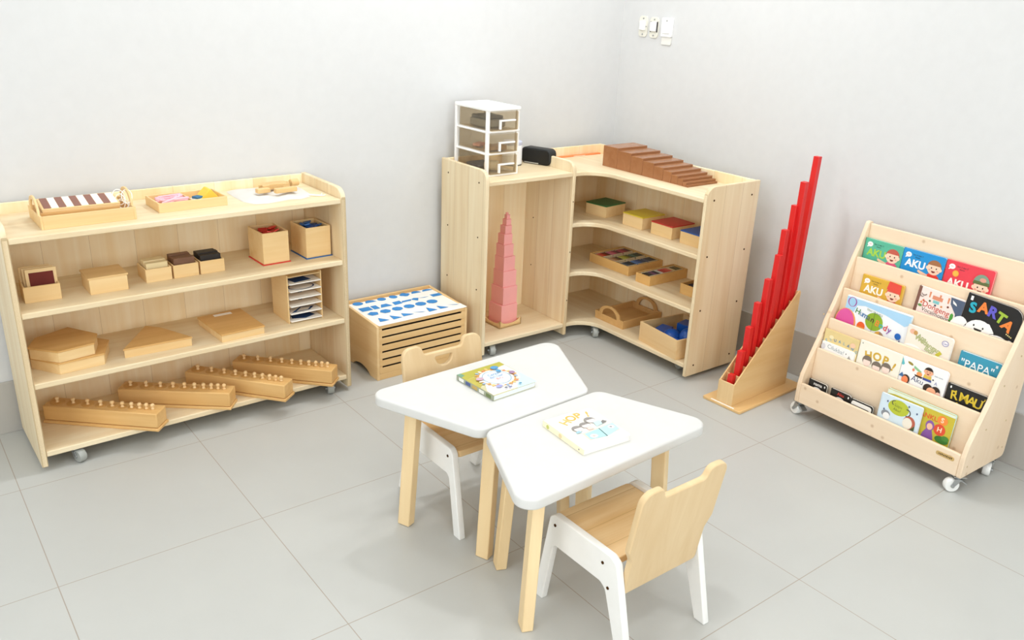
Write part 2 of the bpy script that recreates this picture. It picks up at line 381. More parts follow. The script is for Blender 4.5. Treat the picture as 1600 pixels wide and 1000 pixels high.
# top of the long shelf -----------------------------------------------------
z = LZ[3]
arch_tray('handled_tray', 'shallow wooden tray with two arched handles holding a striped board on the low shelf', LS(.277, .16, z), LT, .297, .195, .044, .095, BEECH, .007)
bt = thing('striped_board', 'wooden board with alternating brown and white strips, leaning in the handled tray', 'board', LS(.268, .157, z+.052), LT-.05, None, rx=R(6))
G().box(-.12, .12, -.058, .058, 0, .012).build('board', BEECH, bt, bev=.001)
BRN = plain('8e6457', .8, name='rough_brown')
for i in range(10):
    xa = -.114+i*.0228
    G().box(xa+.0008, xa+.022, -.052, .052, .012, .0135).build('strip', BRN if i % 2 == 0 else PAPER, bt, label='rough brown strip' if i % 2 == 0 else 'smooth white strip')
bt2 = thing('wooden_board', 'plain wooden board lying under the striped board in the handled tray', 'board', LS(.262, .155, z+.034), LT-.03)
G().box(-.122, .122, -.06, .06, 0, .012).build('board', TRAYW, bt2, bev=.001)
bt3 = thing('wooden_board', 'lowest wooden board on the bottom of the handled tray', 'board', LS(.262, .155, z+.0072), LT-.01)
G().box(-.125, .125, -.075, .075, 0, .026).build('board', TRAYW, bt3, bev=.001)
g = G()
for k in range(5):
    c = Vector((random.uniform(-.012, .012), random.uniform(-.03, .03), .03+.008*k)); r = .016+.004*random.random()
    A = Matrix.Rotation(random.uniform(.4, 1.3), 4, 'X') @ Matrix.Rotation(random.uniform(-1, 1), 4, 'Y')
    g.tube([c+(A @ Vector((r*math.cos(s), 1.5*r*math.sin(s), 0))) for s in [2*PI*i/16 for i in range(16)]], .0016, 6, closed=True)
tag(g.build('cord_loops', PAPER, loc=LS(.404, .15, z+.0072), rot=(0, 0, LT)), 'white cord loops heaped at the right end of the handled tray', 'cord')

tr = open_box('divided_tray', 'flat wooden tray in two halves holding pink ribbon and a yellow wedge', 'tray', LS(.638, .185, z), LT+.02, .25, .15, .034, .006, BEECH, div=.0)
g = G(); pth = []
for i in range(60):
    s = i/59; pth.append((-.055+.048*math.sin(i*1.9)+.003*random.random(), .045*math.cos(i*1.27), .014+.02*s*abs(math.sin(i*.9))+.006*math.sin(i*.7)**2))
g.tube(pth, .0042, 7)
tag(g.build('pink_ribbon', plain('f3c3cf', .8), loc=LS(.638, .185, z+.002), rot=(0, 0, LT)), 'heap of crumpled pale pink ribbon in the left half of the divided tray', 'ribbon')
bl = thing('folded_cloth', 'small folded blue and white cloth in the divided tray', 'cloth', LS(.672, .175, z+.0062), LT+.4)
G().box(-.018, .018, -.022, .022, 0, .018).build('lower_fold', plain('dfe6ec', .9), bl, bev=.004)
G().box(-.014, .016, -.018, .012, .018, .026).build('upper_fold', plain('3f7296', .9), bl, bev=.003)
g = G(); g.prism([(-.045, 0), (.05, 0), (.012, .047), (.004, .048)], 'y', -.03, .03)
tag(g.build('yellow_wedge', plain('e9c84a', .7), loc=LS(.712, .19, z+.0062), rot=(0, 0, LT), bev=.002), 'mustard yellow triangular wedge in the right half of the divided tray', 'block')

# cloth bag and the wooden pieces on it
outl = [(.835, .325), (.83, .22), (.83, .13), (.85, .075), (.90, .062), (.96, .075), (1.0, .085), (1.04, .07), (1.09, .095), (1.11, .15), (1.12, .24), (1.115, .325), (1.05, .335), (.99, .315), (.93, .328), (.88, .335)]
n = 14; cen = Vector((.97, .2)); V = []; F = []
ring = rpoly(outl, .02, 2); k = len(ring)
for j in range(n+1):
    s = j/n
    for p in ring:
        q = cen+(Vector(p)-cen)*s
        hgt = .004+.010*(1-s**3)*(1+.55*math.sin(q.x*62+q.y*25)*math.cos(q.y*70-q.x*20))*(.4+.6*abs(math.sin(q.x*23)))
        V.append((q.x-.97, q.y-.2, hgt if j < n else .0005))
F = [(j*k+i, j*k+(i+1) % k, (j+1)*k+(i+1) % k, (j+1)*k+i) for j in range(n) for i in range(k)]
bag = thing('cloth_bag', 'white cotton drawstring bag lying flat on top of the low shelf', 'bag', LS(.97, .2, z), LT)
G().poly(V, F).build('cloth', plain('d6d4ce', .95, spec=.1), bag, smooth=180)
for e in (.0, .014):
    G().tube([(.12, -.09+e, .004), (.14, -.115+e*.5, .005), (.165, -.125+e, .003), (.178, -.118+e*2.2, .003)], .0022, 6).build('drawstring', PAPER, bag)
PCW = wood('e6c48c', 'cfa468', 'x', 1.5, .5)
def piece(name, label, u, v, zz, rz, build, rx=0):
    o = build().build(name, PCW, loc=LS(u, v, zz), rot=(rx, 0, rz), bev=.002); tag(o, label, 'toy piece'); return o
piece('wooden_block', 'small rectangular wooden piece at the left end of the cloth bag', .925, .165, z+.0195, .1, lambda: G().box(-.026, .026, -.013, .013, 0, .017))
piece('wooden_half_disc', 'long pale half-round wooden piece at the back of the cloth bag', 1.0, .235, z+.0195, .12, lambda: G().prism(ell(0, 0, .065, .034, 16, 0, 0, PI), 'z', 0, .016))
piece('wooden_arch', 'curved wooden arch piece in the middle of the cloth bag', .99, .185, z+.0195, .08, lambda: G().prism(ell(0, 0, .058, .038, 14, 0, 0, PI)+ell(0, 0, .030, .014, 12, 0, 0, PI)[::-1], 'z', 0, .022))
piece('wooden_plank', 'short dark-knotted wooden plank lying before the arch piece on the cloth bag', 1.005, .135, z+.0195, .1, lambda: G().box(-.045, .045, -.012, .012, 0, .018))
piece('wooden_bead', 'round wooden cylinder bead at the right end of the cloth bag', 1.078, .215, z+.0345, 0, lambda: G().cyl((-.017, 0, 0), (.017, .004, 0), .0145, n=20))

# second board ---------------------------------------------------------------
z = LZ[2]
open_box('tablet_box', 'small open wooden box with framed dark red tablets, left end of the second board', 'box', LS(.108, .15, z), LT-.05, .112, .10, .056)
DRED = plain('6e2a22', .9)
for i, (v, w_) in enumerate(((.122, 'front'), (.142, 'middle'), (.162, 'rear'))):
    t = thing('framed_tablet', f'{w_} framed dark red tablet standing in the small box of the second board', 'tablet', LS(.114 - .006*i, v, z+.0065), LT-.05, 'framed dark red tablets', rx=R(-7))
    G().box(-.047, .047, 0, .006, 0, .100).build('frame', BEECH, t, bev=.001)
    G().box(-.037, .037, -.0012, 0, .012, .088).build('rough_surface', DRED, t)
lb = thing('lidded_box', 'closed wooden box with a flat lid on the second board, left of three small boxes', 'box', LS(.311, .14, z), LT)
G().box(-.0625, .0625, -.058, .058, 0, .055).build('body', BEECH, lb, bev=.001)
G().box(-.066, .066, -.061, .061, .055, .061).build('lid', wood('e6c48c', 'd2a86c', 'x', 1, .5), lb, bev=.001)
TONES = [('pale', 'ead9ae', 'd8c28f'), ('brown', '84604a', '6a4936'), ('black', '35302c', '232020')]
for i, (nm, a, b) in enumerate(TONES):
    u = .49+i*.0985
    open_box('wood_sample_box', f'small open wooden box filled with {nm} wooden slabs on the second board', 'box', LS(u, .165, z), LT, .092, .105, .05, .005, BEECH, 'wood sample boxes')
    for j, (v, p) in enumerate(((-.026, 'front'), (.002, 'middle'), (.030, 'rear'))):
        o = G().box(-.038, .038, -.0125, .0125, 0, .062+.003*((i+j) % 2)).build('wooden_slab', wood(a, b, 'x', 1.6, .5), loc=LS(u, .165+v, z+.0055), rot=(0, 0, LT), bev=.0015)
        tag(o, f'{p} {nm} wooden slab standing in its small box on the second board', 'slab', 'wooden slabs in the sample boxes')
for nm, u, v, hx, hd in (('red', .934, .165, 'd43a2c', 'b32b22'), ('blue', 1.112, .158, '2c66a8', '1c4f94')):
    open_box('tall_box', f'tall open wooden box on a {nm} base plate on the second board', 'box', LS(u, v, z), LT+.02, .108, .138, .128, .006, BEECH, 'tall counting boxes', base=.004, bm=plain(hx, .5))
    for j in range(16):
        o = G().box(-.017, .017, -.012, .012, 0, .005).build('counting_tile', plain(hx if j % 2 else hd, .45), loc=LS(u+random.uniform(-.028, .028), v+random.uniform(-.042, .042), z+.1045+.0012*j), rot=(random.uniform(-.35, .35), random.uniform(-.35, .35), random.uniform(0, 3)), bev=.001)
        tag(o, f'{nm} plastic tile in the heap inside the tall box with the {nm} base', 'tile', f'{nm} tiles heaped in the tall box')
    o = G().box(-.047, .047, -.062, .062, 0, .094).build('tile_heap', plain(hd, .5), loc=LS(u, v, z+.0085), rot=(0, 0, LT+.02)); tag(o, f'heap of {nm} tiles packed below the top tiles of the tall box', 'tiles'); o['kind'] = 'stuff'

# third board ---------------------------------------------------------------
z = LZ[1]
BOXT = wood('e2b878', 'cb9a58', 'x', 1, .5)
def lid_prism(name, label, pts, zz, h, cat='box', group=None, r=0):
    cx = sum(p[0] for p in pts)/len(pts); cy = sum(p[1] for p in pts)/len(pts)
    o = thing(name, label, cat, LS(cx, cy, zz), LT, group)
    q = [(p[0]-cx, p[1]-cy) for p in pts]
    G().prism([(a*.975, b*.975) for a, b in q], 'z', 0, h-.006).build('body', BEECH, o, bev=.001)
    G().prism(q, 'z', h-.006, h).build('lid', BOXT, o, bev=.001)
    return o
HEXU = [(.112, .04), (.232, .058), (.262, .142), (.19, .262), (.072, .212), (.036, .132)]
lid_prism('hexagonal_box', 'lower flat six-sided wooden box at the left of the third board', [(.108, .04), (.258, .05), (.304, .17), (.235, .262), (.105, .262), (.036, .15)], z, .043, group='flat six-sided boxes')
lid_prism('hexagonal_box', 'upper flat six-sided wooden box lying on another at the left of the third board', HEXU, z+.0435, .043, group='flat six-sided boxes')
lid_prism('triangular_box', 'flat triangular wooden box in the middle of the third board', [(.323, .066), (.567, .054), (.498, .214), (.456, .258)], z, .036)
fb = lid_prism('flat_square_box', 'flat square wooden box with a white label on its lid on the third board', [(.665, .02), (.84, .026), (.832, .262), (.652, .25)], z, .033)
G().box(-.036, .036, -.011, .011, .033, .0335).build('paper_label', PAPER, fb, loc=(.0, .09, 0))
cc = thing('card_cabinet', 'upright wooden rack of slots holding white shape cards on the third board', 'rack', LS(1.033, .145, z), LT)
cw, cd, ch = .15, .155, .205
for s in (-1, 1): G().box(min(s*cw/2, s*(cw/2-.005)), max(s*cw/2, s*(cw/2-.005)), -cd/2, cd/2, 0, ch).build('side_panel', BEECHY, cc, bev=.001)
G().box(-cw/2+.005, cw/2-.005, cd/2-.005, cd/2, 0, ch).build('back_panel', BEECH, cc)
slots = [.003+i*.0318 for i in range(7)]
for sz in slots: G().box(-cw/2+.005, cw/2-.005, -cd/2+.004, cd/2-.005, sz, sz+.003).build('slot_shelf', BEECH, cc)
ordn = ['bottom', 'second', 'third', 'fourth', 'fifth', 'top']
INK = plain('1c4478', .6)
for i in range(6):
    c = thing('shape_card', f'white card in the {ordn[i]} slot from below of the upright rack on the third board', 'card', LS(1.033, .135, z+slots[i]+.0031), LT+random.uniform(-.02, .02), 'white cards in the upright rack', rx=R(-1))
    G().box(-cw/2+.0075, cw/2-.0075, -.078, .06, 0, .0045).build('card_stack', PAPER, c, bev=.001)
    g = G(); zt = .0048
    def flat(pts): g.poly([(a, b, zt) for a, b in pts], [tuple(range(len(pts)))])
    if i == 0: flat([(-.05, -.045), (.0, -.066), (.05, -.045), (.035, .02), (-.035, .02)])
    elif i == 1:
        A = [(-.06, -.064), (.02, -.062), (.055, -.028), (.0, -.012)]; B = [(-.036, -.057), (.015, -.056), (.038, -.031), (.0, -.02)]
        g.poly([(a, b, zt) for a, b in A+B], [(j, (j+1) % 4, 4+(j+1) % 4, 4+j) for j in range(4)])
    elif i == 4:
        A = ell(0, -.03, .056, .040, 24); B = ell(0, -.03, .050, .034, 24)
        g.poly([(a, b, zt) for a, b in A+B], [(j, (j+1) % 24, 24+(j+1) % 24, 24+j) for j in range(24)])
    elif i == 5: flat([(-.04, -.065), (.035, -.055), (.025, .0), (-.05, -.01)])
    else: flat([(-.005, -.01), (.01, -.012), (.02, .0), (.0, .004)])
    g.build('printed_shape', INK, c, label='dark blue printed shape', recalc=False)

# bottom board: four blocks of knobbed cylinders ------------------------------
z = LZ[0]
TT = [.085, .225, .352, .466, .568, .657, .737, .806, .866, .921]
BL = [('leftmost', (.086, .262), (.405, -.035)), ('second from left', (.341, .258), (.68, -.012)), ('third from left', (.608, .270), (.886, -.070)), ('rightmost', (.80, .27), (1.10, -.045))]
ORD = ['largest', 'second largest', 'third largest', 'fourth largest', 'fifth largest', 'sixth largest', 'seventh largest', 'third smallest', 'second smallest', 'smallest']
for nm, a, b in BL:
    d = Vector(b)-Vector(a); Lb = d.length; ang = math.atan2(d.y, d.x)
    o = thing('cylinder_block', f'{nm} of four long wooden blocks with knobbed cylinders on the bottom board', 'block', LS(*a, z), LT+ang, 'cylinder blocks')
    G().box(.0, Lb-.004, -.0365, .0365, .0125, .070).build('body', BLOCKW, o, bev=.0035)
    G().box(-.004, Lb, -.0405, .0405, 0, .0115).build('base_plate', BLOCKW, o, bev=.0025)
    for i, t in enumerate(TT):
        r = (.027-.0021*i)*.96
        p = Vector(a)+d*t
        k = thing('knobbed_cylinder', f'{ORD[i]} knobbed cylinder in the {nm} cylinder block', 'cylinder', LS(p.x, p.y, z+.0703), LT+ang, f'knobbed cylinders in the {nm} block')
        G().cyl((0, 0, 0), (0, 0, .0012), r, n=24).build('cylinder_top', wood('d6aa68', 'c4924e', 'x', 2, .5), k)
        G().lathe([(.0066, .0012), (.0062, .004), (.0046, .0065), (.0046, .009), (.0068, .0118), (.0078, .0160), (.0066, .0200), (.0035, .0222), (.0005, .0228)], 14).build('knob', KNOBW, k)

# ------------------------------------------------------------------ geometric cabinet
gc = thing('slatted_drawer_cabinet', 'low wooden cabinet of six thin drawers between the low shelf and the corner unit', 'cabinet', (1.415, .705, 0), 0)
W, D, H = .473, .325, .258
side = [(0, 0), (.07, 0)]+[(.07+(.165)*(i/10), .028*math.sin(PI*i/10)**.6) for i in range(1, 10)]+[(.235, 0), (D, 0), (D, H+.014), (D-.02, H+.012), (.02, H), (0, H-.004)]
for a in (0, W-.012): G().prism(side, 'x', a, a+.012).build('side_panel', BIRCHY, gc, bev=.0015)
G().box(.012, W-.012, D-.012, D, .03, H+.014).build('back_panel', BIRCH, gc, bev=.0015)
G().box(.012, W-.012, .002, D-.012, H-.016, H-.001).build('top_panel', BIRCH, gc, bev=.0015)
G().box(.012, W-.012, .002, .015, .0, .030).build('base_rail', BIRCH, gc, bev=.0015)
for i in range(6):
    zb = .0305+i*.0352
    dr = G().box(.0125, W-.0125, .001, .007, zb, zb+.0265).build('drawer', BIRCH, gc, bev=.001)
    G().box(.016, W-.016, .007, D-.02, zb, zb+.018).build('slot_shade_tray', plain('2a211a', .8), dr)  # near-black colour stands in for the shade inside the drawer slots
    for xe in ((.0125, .0255), (W-.03, W-.0125)): G().box(xe[0], xe[1], .001, .007, zb+.0265, zb+.0348).build('finger_rest', BIRCH, dr)
cs = thing('shape_chart', 'white sheet printed with four rows of blue geometric shapes on the drawer cabinet', 'sheet', (1.415, .70, H+.0002), 0)
G().poly([(.010, .006, .001), (W+.002, .008, .001), (W-.012, D-.016, .003), (.010, D-.020, .003)], [(0, 1, 2, 3)]).prism([(.012, .004), (W-.004, .006), (W-.012, D-.016), (.010, D-.020)], 'z', 0, .0012).build('sheet', PAPER, cs)
def rp(n, r, rot=0, sx=1, sy=1): return [(sx*r*math.cos(rot+2*PI*i/n), sy*r*math.sin(rot+2*PI*i/n)) for i in range(n)]
def qf():
    return [((.02+.006*abs(math.cos(2*t)))*math.cos(t), (.02+.006*abs(math.cos(2*t)))*math.sin(t)) for t in [2*PI*i/32 for i in range(32)]]
rows = {.90: [rp(24, .024), [(-.026, -.014), (.028, -.014), (.02, .008), (0, .02), (-.018, .012)], rp(24, .024, 0, .85, .9), rp(24, .024, 0, .8, .95), qf(), ell(0, -.01, .024, .03, 14, 0, 0, PI), ell(0, -.008, .026, .024, 14, 0, 0, PI)],
        .655: [[(-.026, -.024), (.026, -.024), (.026, .024), (-.026, .024)], [(-.014, -.024), (.014, -.024), (.014, .024), (-.014, .024)], [(-.03, -.02), (.028, -.02), (.014, .018), (-.012, .018)], [(-.022, -.022), (.018, -.018), (.022, .022), (-.018, .018)], [(-.028, -.01), (.02, -.008), (.028, .012), (-.02, .01)], [(0, -.026), (.02, .008), (0, .018), (-.022, .008)], [(-.028, .008), (.002, -.004), (.028, .0), (0, .003)], [(-.026, -.016), (.026, -.016), (.026, .018), (-.026, .018)]],
        .45: [rp(5, .026, PI/2), rp(6, .026), rp(7, .026, .3), rp(8, .026, .2), rp(9, .026, .1), rp(10, .026)],
        .195: [[(-.022, -.022), (.024, -.022), (-.008, .026)], [(-.018, -.026), (.026, -.022), (-.012, .028)], [(-.024, -.016), (.03, -.014), (-.016, .024)], [(-.03, .012), (.03, -.016), (.01, -.014)], [(-.02, -.026), (.026, -.022), (-.006, .03)], [(-.018, -.02), (.024, -.022), (-.014, .024)], [(-.032, .012), (.03, -.014), (.01, -.012)]]}
for b, L in rows.items():
    us = [.122, .225, .335, .47, .575, .678, .776, .923] if len(L) == 8 else [.128+.131*i for i in range(len(L))]
    for u, pts in zip(us, L):
        G().poly([(u*W+p[0]*1.05, b*D+p[1]*.95, .0033) for p in pts], [tuple(range(len(pts)))]).build('printed_shape', SHAPEB, cs, recalc=False)

# ------------------------------------------------------------------ on the tall bay of the corner unit
z = CZ[3]
dt = thing('drawer_tower', 'white plastic tower of three smoke grey drawers on top of the corner unit', 'drawer tower', CS(-.935, -.275, z), CT+R(2))
W, D, H = .182, .255, .305
SMK = smoke('f3eee4', .06)
for x in (0, W-.014):
    for y in (0.004, D-.016): G().box(x, x+.014, y, y+.016, 0, H-.014).build('corner_post', WHITEP, dt, bev=.002)
G().box(-.002, W+.002, -.002, D, H-.016, H).build('top', WHITEP, dt, bev=.004)
for k in range(3):
    zb = k*.097
    G().box(.001, W-.001, .001, D, zb, zb+.009).build('frame_rail', WHITEP, dt, bev=.002)
    dz0, dz1 = zb+.011, zb+.091
    dr = G().box(.016, W-.016, -.006, -.003, dz0, dz1).box(.016, .018, -.003, D-.02, dz0, dz1).box(W-.018, W-.016, -.003, D-.02, dz0, dz1).box(.016, W-.016, D-.02, D-.018, dz0, dz1).box(.018, W-.018, -.003, D-.02, dz0, dz0+.002).build('drawer', SMK, dt)
    G().box(.055, .145, -.016, -.006, dz0+.040, dz0+.047).box(.055, .064, -.016, -.006, dz0+.006, dz0+.040).build('handle', WHITEP, dr, bev=.001)
# things seen through the drawers
def CB(u, v, zz): return CS(-.935+u, -.275+v, z+zz)
o = thing('grey_case', 'dark grey case inside the top drawer of the drawer tower', 'case', CB(.085, .13, .2085), CT)
G().box(-.055, .055, -.07, .06, 0, .035).build('body', plain('8d8b83', .5), o, bev=.006)
G().box(-.05, .05, -.06, .055, .035, .05).build('lid', plain('5f5e59', .5), o, bev=.006)
tag(G().box(-.05, .04, -.03, .03, 0, .02).build('brown_box', plain('a78a62', .7), loc=CB(.09, .06, .1115), rot=(0, 0, CT), bev=.003), 'small brown box inside the middle drawer of the drawer tower', 'box')
tag(G().box(-.03, .03, -.02, .02, 0, .014).build('pink_eraser', plain('d9a08c', .7), loc=CB(.075, .17, .1115), rot=(0, 0, .4), bev=.004), 'small pink block at the back of the middle drawer of the drawer tower', 'block')
tag(G().cyl((0, -.03, 0), (0, .03, 0), .023, n=24).build('tape_roll', plain('d8cdb4', .6), loc=CB(.075, .07, .0385), rot=(0, 0, CT+.6), bev=.002), 'beige roll inside the bottom drawer of the drawer tower', 'roll')
tag(G().box(-.05, .05, -.05, .05, 0, .02).build('dark_pouch', plain('4a4d60', .8), loc=CB(.085, .17, .0145), rot=(0, 0, CT), bev=.006), 'dark blue pouch at the back of the bottom drawer of the drawer tower', 'pouch')
cp = thing('white_jar', 'white cylindrical jar with a pale blue lid between the drawer tower and the speaker', 'jar', CS(-.643, -.072, z), 0)
G().lathe([(.044, .004), (.048, .008), (.048, .092), (.046, .097)], 32).build('body', plain('ebeced', .4), cp)
G().lathe([(.046, .097), (.047, .1), (.047, .112), (.044, .115)], 32).build('lid', plain('c6cbe0', .4), cp)
G().lathe([(.047, 0), (.047, .004)], 32).build('base_ring', plain('5b5a57', .5), cp)
sp = thing('portable_speaker', 'black portable speaker with rounded ends standing beside the white jar', 'speaker', CS(-.507, -.108, z), CT+R(-70))
me = plate_mesh(rpoly([(-.085, .0), (.085, .0), (.085, .078), (-.085, .078)], .026, 6), (), .062, .008, 3)
G().mesh(me, Matrix.Rotation(PI/2, 4, 'X')).build('body', plain('191b1b', .5), sp)
G().prism(rpoly([(-.078, .007), (.078, .007), (.078, .071), (-.078, .071)], .02, 6), 'y', -.0325, -.0305).build('grille', BLACK, sp)
G().box(-.06, .02, -.034, -.0325, .004, .0085).build('trim_strip', plain('c9c9c4', .3, .3), sp)
rl = thing('orange_ruler', 'orange strip lying along the back edge on top of the corner unit', 'ruler', CS(-.47, -.035, z), CT)
G().box(0, .44, -.006, .014, 0, .006).build('ruler', plain('f08a50', .5), rl, bev=.001)
G().box(.25, .33, -.0065, -.006, .001, .004).build('bright_mark', plain('f8d9c0', .6), rl)

# brown stair
BRS = wood('a06c46', '84532f', 'y', 1, .32, contrast=.8)
yy = -.286; NM = ['thickest', 'second thickest', 'third thickest', 'fourth thickest', 'fifth thickest', 'sixth thickest', 'fourth thinnest', 'third thinnest', 'second thinnest', 'thinnest']
BRX = wood('a97650', '8c5a36', 'x', 1, .24, contrast=.8)
for i in range(10):
    w = .1-.01*i
    o = G().box(0, .2, -w, 0, 0, w).build('brown_prism', BRX, loc=CS(-.243, yy, z), rot=(0, 0, CT), bev=.0012)
    tag(o, f'{NM[i]} of ten brown wooden prisms stepped on top of the corner unit', 'prism', 'brown stair prisms'); yy -= w+.0012

# pink tower
tp = thing('scooped_tray', 'square wooden tray with scooped walls under the pink cubes in the tall bay', 'tray', CS(-.752, -.185, CZ[0]), CT+R(3))
s = .068
G().box(-s, s, -s, s, 0, .009).build('bottom', BEECH, tp, bev=.001)
scoop = [(-s, .0), (s, .0), (s, .038)]+[(s*.88*math.cos(t), .038-.020*math.sin(t)) for t in [PI*i/12 for i in range(13)]]+[(-s, .038)]
for i in range(4):
    G().prism(scoop, 'y', -s, -s+.006, M=Matrix.Rotation(PI/2*i, 4, 'Z')).build('side_wall', BEECH, tp, bev=.001)
PINK = plain('f7aeac', .42, name='pink_paint'); zz = CZ[0]+.0092
for i in range(10):
    w = .1-.01*i
    o = G().box(-w/2, w/2, -w/2, w/2, 0, w).build('pink_cube', PINK, loc=CS(-.748+.004*math.sin(i)+.0008*i, -.185+.0008*i, zz), rot=(0, 0, CT+R(3)+R(2)*math.sin(i*2.1)), bev=.001)
    tag(o, ['biggest pink cube at the foot of the cube tower'.replace('biggest', 'biggest'), 'second biggest pink cube, second from the foot of the tower', 'third biggest pink cube, third from the foot of the tower', 'fourth biggest pink cube of the tower', 'fifth biggest pink cube of the tower', 'fifth smallest pink cube of the tower', 'fourth smallest pink cube of the tower', 'third smallest pink cube near the tip of the tower', 'second smallest pink cube just under the tip of the tower', 'tiny pink cube on the tip of the tower'][i], 'cube', 'pink tower cubes')
    zz += w+.0003

# ------------------------------------------------------------------ corner unit: upper shelf
z = CZ[2]
for nm, v0, hx, u0 in (('green', -.29, '2f6b3c', -.268), ('yellow', -.545, 'd8c23a', -.262), ('red', -.735, 'c23630', -.262), ('blue', -.918, '2b57a4', -.262)):
    o = thing('colored_lid_box', f'square wooden box with a {nm} lid on the upper shelf of the corner unit', 'box', CS(u0, v0, z), CT+(.12 if nm == 'green' else .0), 'boxes with coloured lids')
    G().box(0, .15, -.066, .066, 0, .055).build('body', BEECHY, o, bev=.0012)
    G().box(-.001, .151, -.067, .067, .055, .061).build('lid', plain(hx, .45), o, bev=.0012, label=f'{nm} lid')
# middle shelf: colour tablets
z = CZ[1]
def tablets(cx, cy, hexes, label_, rz, w=.05, d=.03, nrow=3):
    pass
CBX = wood('e3bd7c', 'cf9f5c', 'y', 1, .5)
big = open_box('color_tablet_box', 'large square open wooden box of colour tablets in nine groups on the middle shelf', 'box', CS(-.137, -.402, z), CT, .240, .286, .047, .007, CBX)
for k in (-1, 1):
    G().box(-.112, .112, k*.045-.003, k*.045+.003, .007, .034).build('divider', CBX, big)
def shade(h, f):
    v = [int(h[i:i+2], 16) for i in (0, 2, 4)]
    v = [max(0, min(255, int(c*(1-f)+(255 if f > 0 else 0)*f))) if f > 0 else int(c*(1+f)) for c in v]
    return '%02x%02x%02x' % tuple(v)
CN = [[('orange red', 'd9452e'), ('pink', 'd85f7c'), ('crimson', 'a8233a')], [('tan', 'b98a62'), ('yellow green', 'b3b32c'), ('dark green', '234a34')], [('slate', '2a3e50'), ('bright blue', '2564b8'), ('navy', '26304f')]]
for r_ in range(3):
    for c_ in range(3):
        nm, hx = CN[r_][c_]
        for j, f in enumerate((.25, 0, -.3, -.55)):
            x = -.137-.072+.072*c_+(.0158*(j-1.5)); y = -.402+.09-.09*r_
            o = thing('color_tablet', f"{['palest', 'light', 'dark', 'darkest'][j]} {nm} tablet standing in the large colour tablet box", 'tablet', CS(x, y, z+.0125), CT, 'colour tablets in the large box')
            G().box(-.007, .007, -.028, .028, 0, .031).build('painted_tablet', plain(shade(hx, f), .4), o, bev=.001)
            for e in (-.031, .031): G().box(-.0074, .0074, e-.003, e+.003, 0, .032).build('white_edge', plain('d9c9a6', .5), o)
open_box('color_tablet_box', 'narrow open wooden box with one row of colour tablets on the middle shelf', 'box', CS(-.148, -.665, z), CT, .262, .094, .047, .007, CBX)
for j, (nm, hx) in enumerate((('black', '1d2126'), ('charcoal', '3a3c42'), ('purple', '6a3d68'), ('dark navy', '1b2238'), ('white', 'd8dde0'), ('dusty red', 'b8353a'), ('red', 'd13b36'), ('light red', 'dd6a5c'), ('cream', 'd9c79c'), ('dark olive', '4a4a30'), ('olive', '6a6440'))):
    o = thing('color_tablet', f'{nm} tablet in the row of the narrow tablet box', 'tablet', CS(-.148-.105+.021*j, -.665, z+.0135), CT, 'colour tablets in the narrow box')
    G().box(-.0085, .0085, -.026, .026, 0, .030).build('painted_tablet', plain(hx, .4), o, bev=.001)
    for e in (-.0295, .0295): G().box(-.0088, .0088, e-.0035, e+.0035, 0, .031).build('white_edge', plain('d9c9a6', .5), o)
open_box('color_tablet_box', 'smallest open tablet box, half hidden behind the right side panel on the middle shelf', 'box', CS(-.165, -.892, z), CT, .112, .08, .05, .006, CBX)
for j, (nm, hx) in enumerate((('black', '1b1c22'), ('dark blue', '22304f'), ('dark red', '5a2430'))):
    tag(G().box(-.011, .011, -.028, .028, 0, .032).build('color_tablet', plain(hx, .4), loc=CS(-.195+.028*j, -.892, z+.0065), rot=(0, 0, CT), bev=.001), f'{nm} tablet in the smallest tablet box on the middle shelf', 'tablet', 'colour tablets in the smallest box')
# bottom shelf
z = CZ[0]
arch_tray('handled_tray', 'empty wooden serving tray with arched handles on the bottom shelf of the corner unit', CS(-.158, -.475, z), CT, .272, .205, .042, .090, TRAYW, .009)
open_box('deep_box', 'open wooden box of blue solids on the bottom shelf of the corner unit', 'box', CS(-.20, -.865, z), CT-.12, .27, .27, .097, .008, wood('ecd0a0', 'dcb47c', 'y', 1, .5))
BP = plain('1c58b4', .28, name='blue_lacquer')
def solid(name, label, u, v, zz, g, rot=(0, 0, 0)): tag(g.build(name, BP, loc=CS(u, v, z+zz), rot=rot, bev=.0015, smooth=40), label, 'solid', 'blue geometric solids')
solid('blue_slab', 'flat blue block at the left of the box of blue solids', -.245, -.800, .009, G().box(-.045, .045, -.03, .03, 0, .068), (0, 0, .25))
solid('blue_cube', 'big blue cube at the back of the box of blue solids', -.155, -.872, .009, G().box(-.038, .038, -.038, .038, 0, .098), (0, 0, .15))
solid('blue_sphere', 'blue ball behind the front wall of the box of blue solids', -.262, -.872, .0545, G().ball((0, 0, 0), .045))
solid('blue_egg', 'large glossy blue egg at the front right of the box of blue solids', -.238, -.942, .0645, G().ball((0, 0, 0), .039, sc=(1, 1, 1.42)))
solid('blue_pebble', 'small blue ball in the front corner of the box of blue solids', -.310, -.940, .0645, G().ball((0, 0, 0), .022))
solid('blue_cone', 'blue cone lying under the small ball in the box of blue solids', -.310, -.940, .009, G().cyl((0, 0, 0), (0, 0, .033), .022, .017))
solid('blue_pillar', 'tall blue square pillar at the right of the box of blue solids', -.150, -.945, .009, G().box(-.022, .022, -.022, .022, 0, .128), (0, 0, .1))

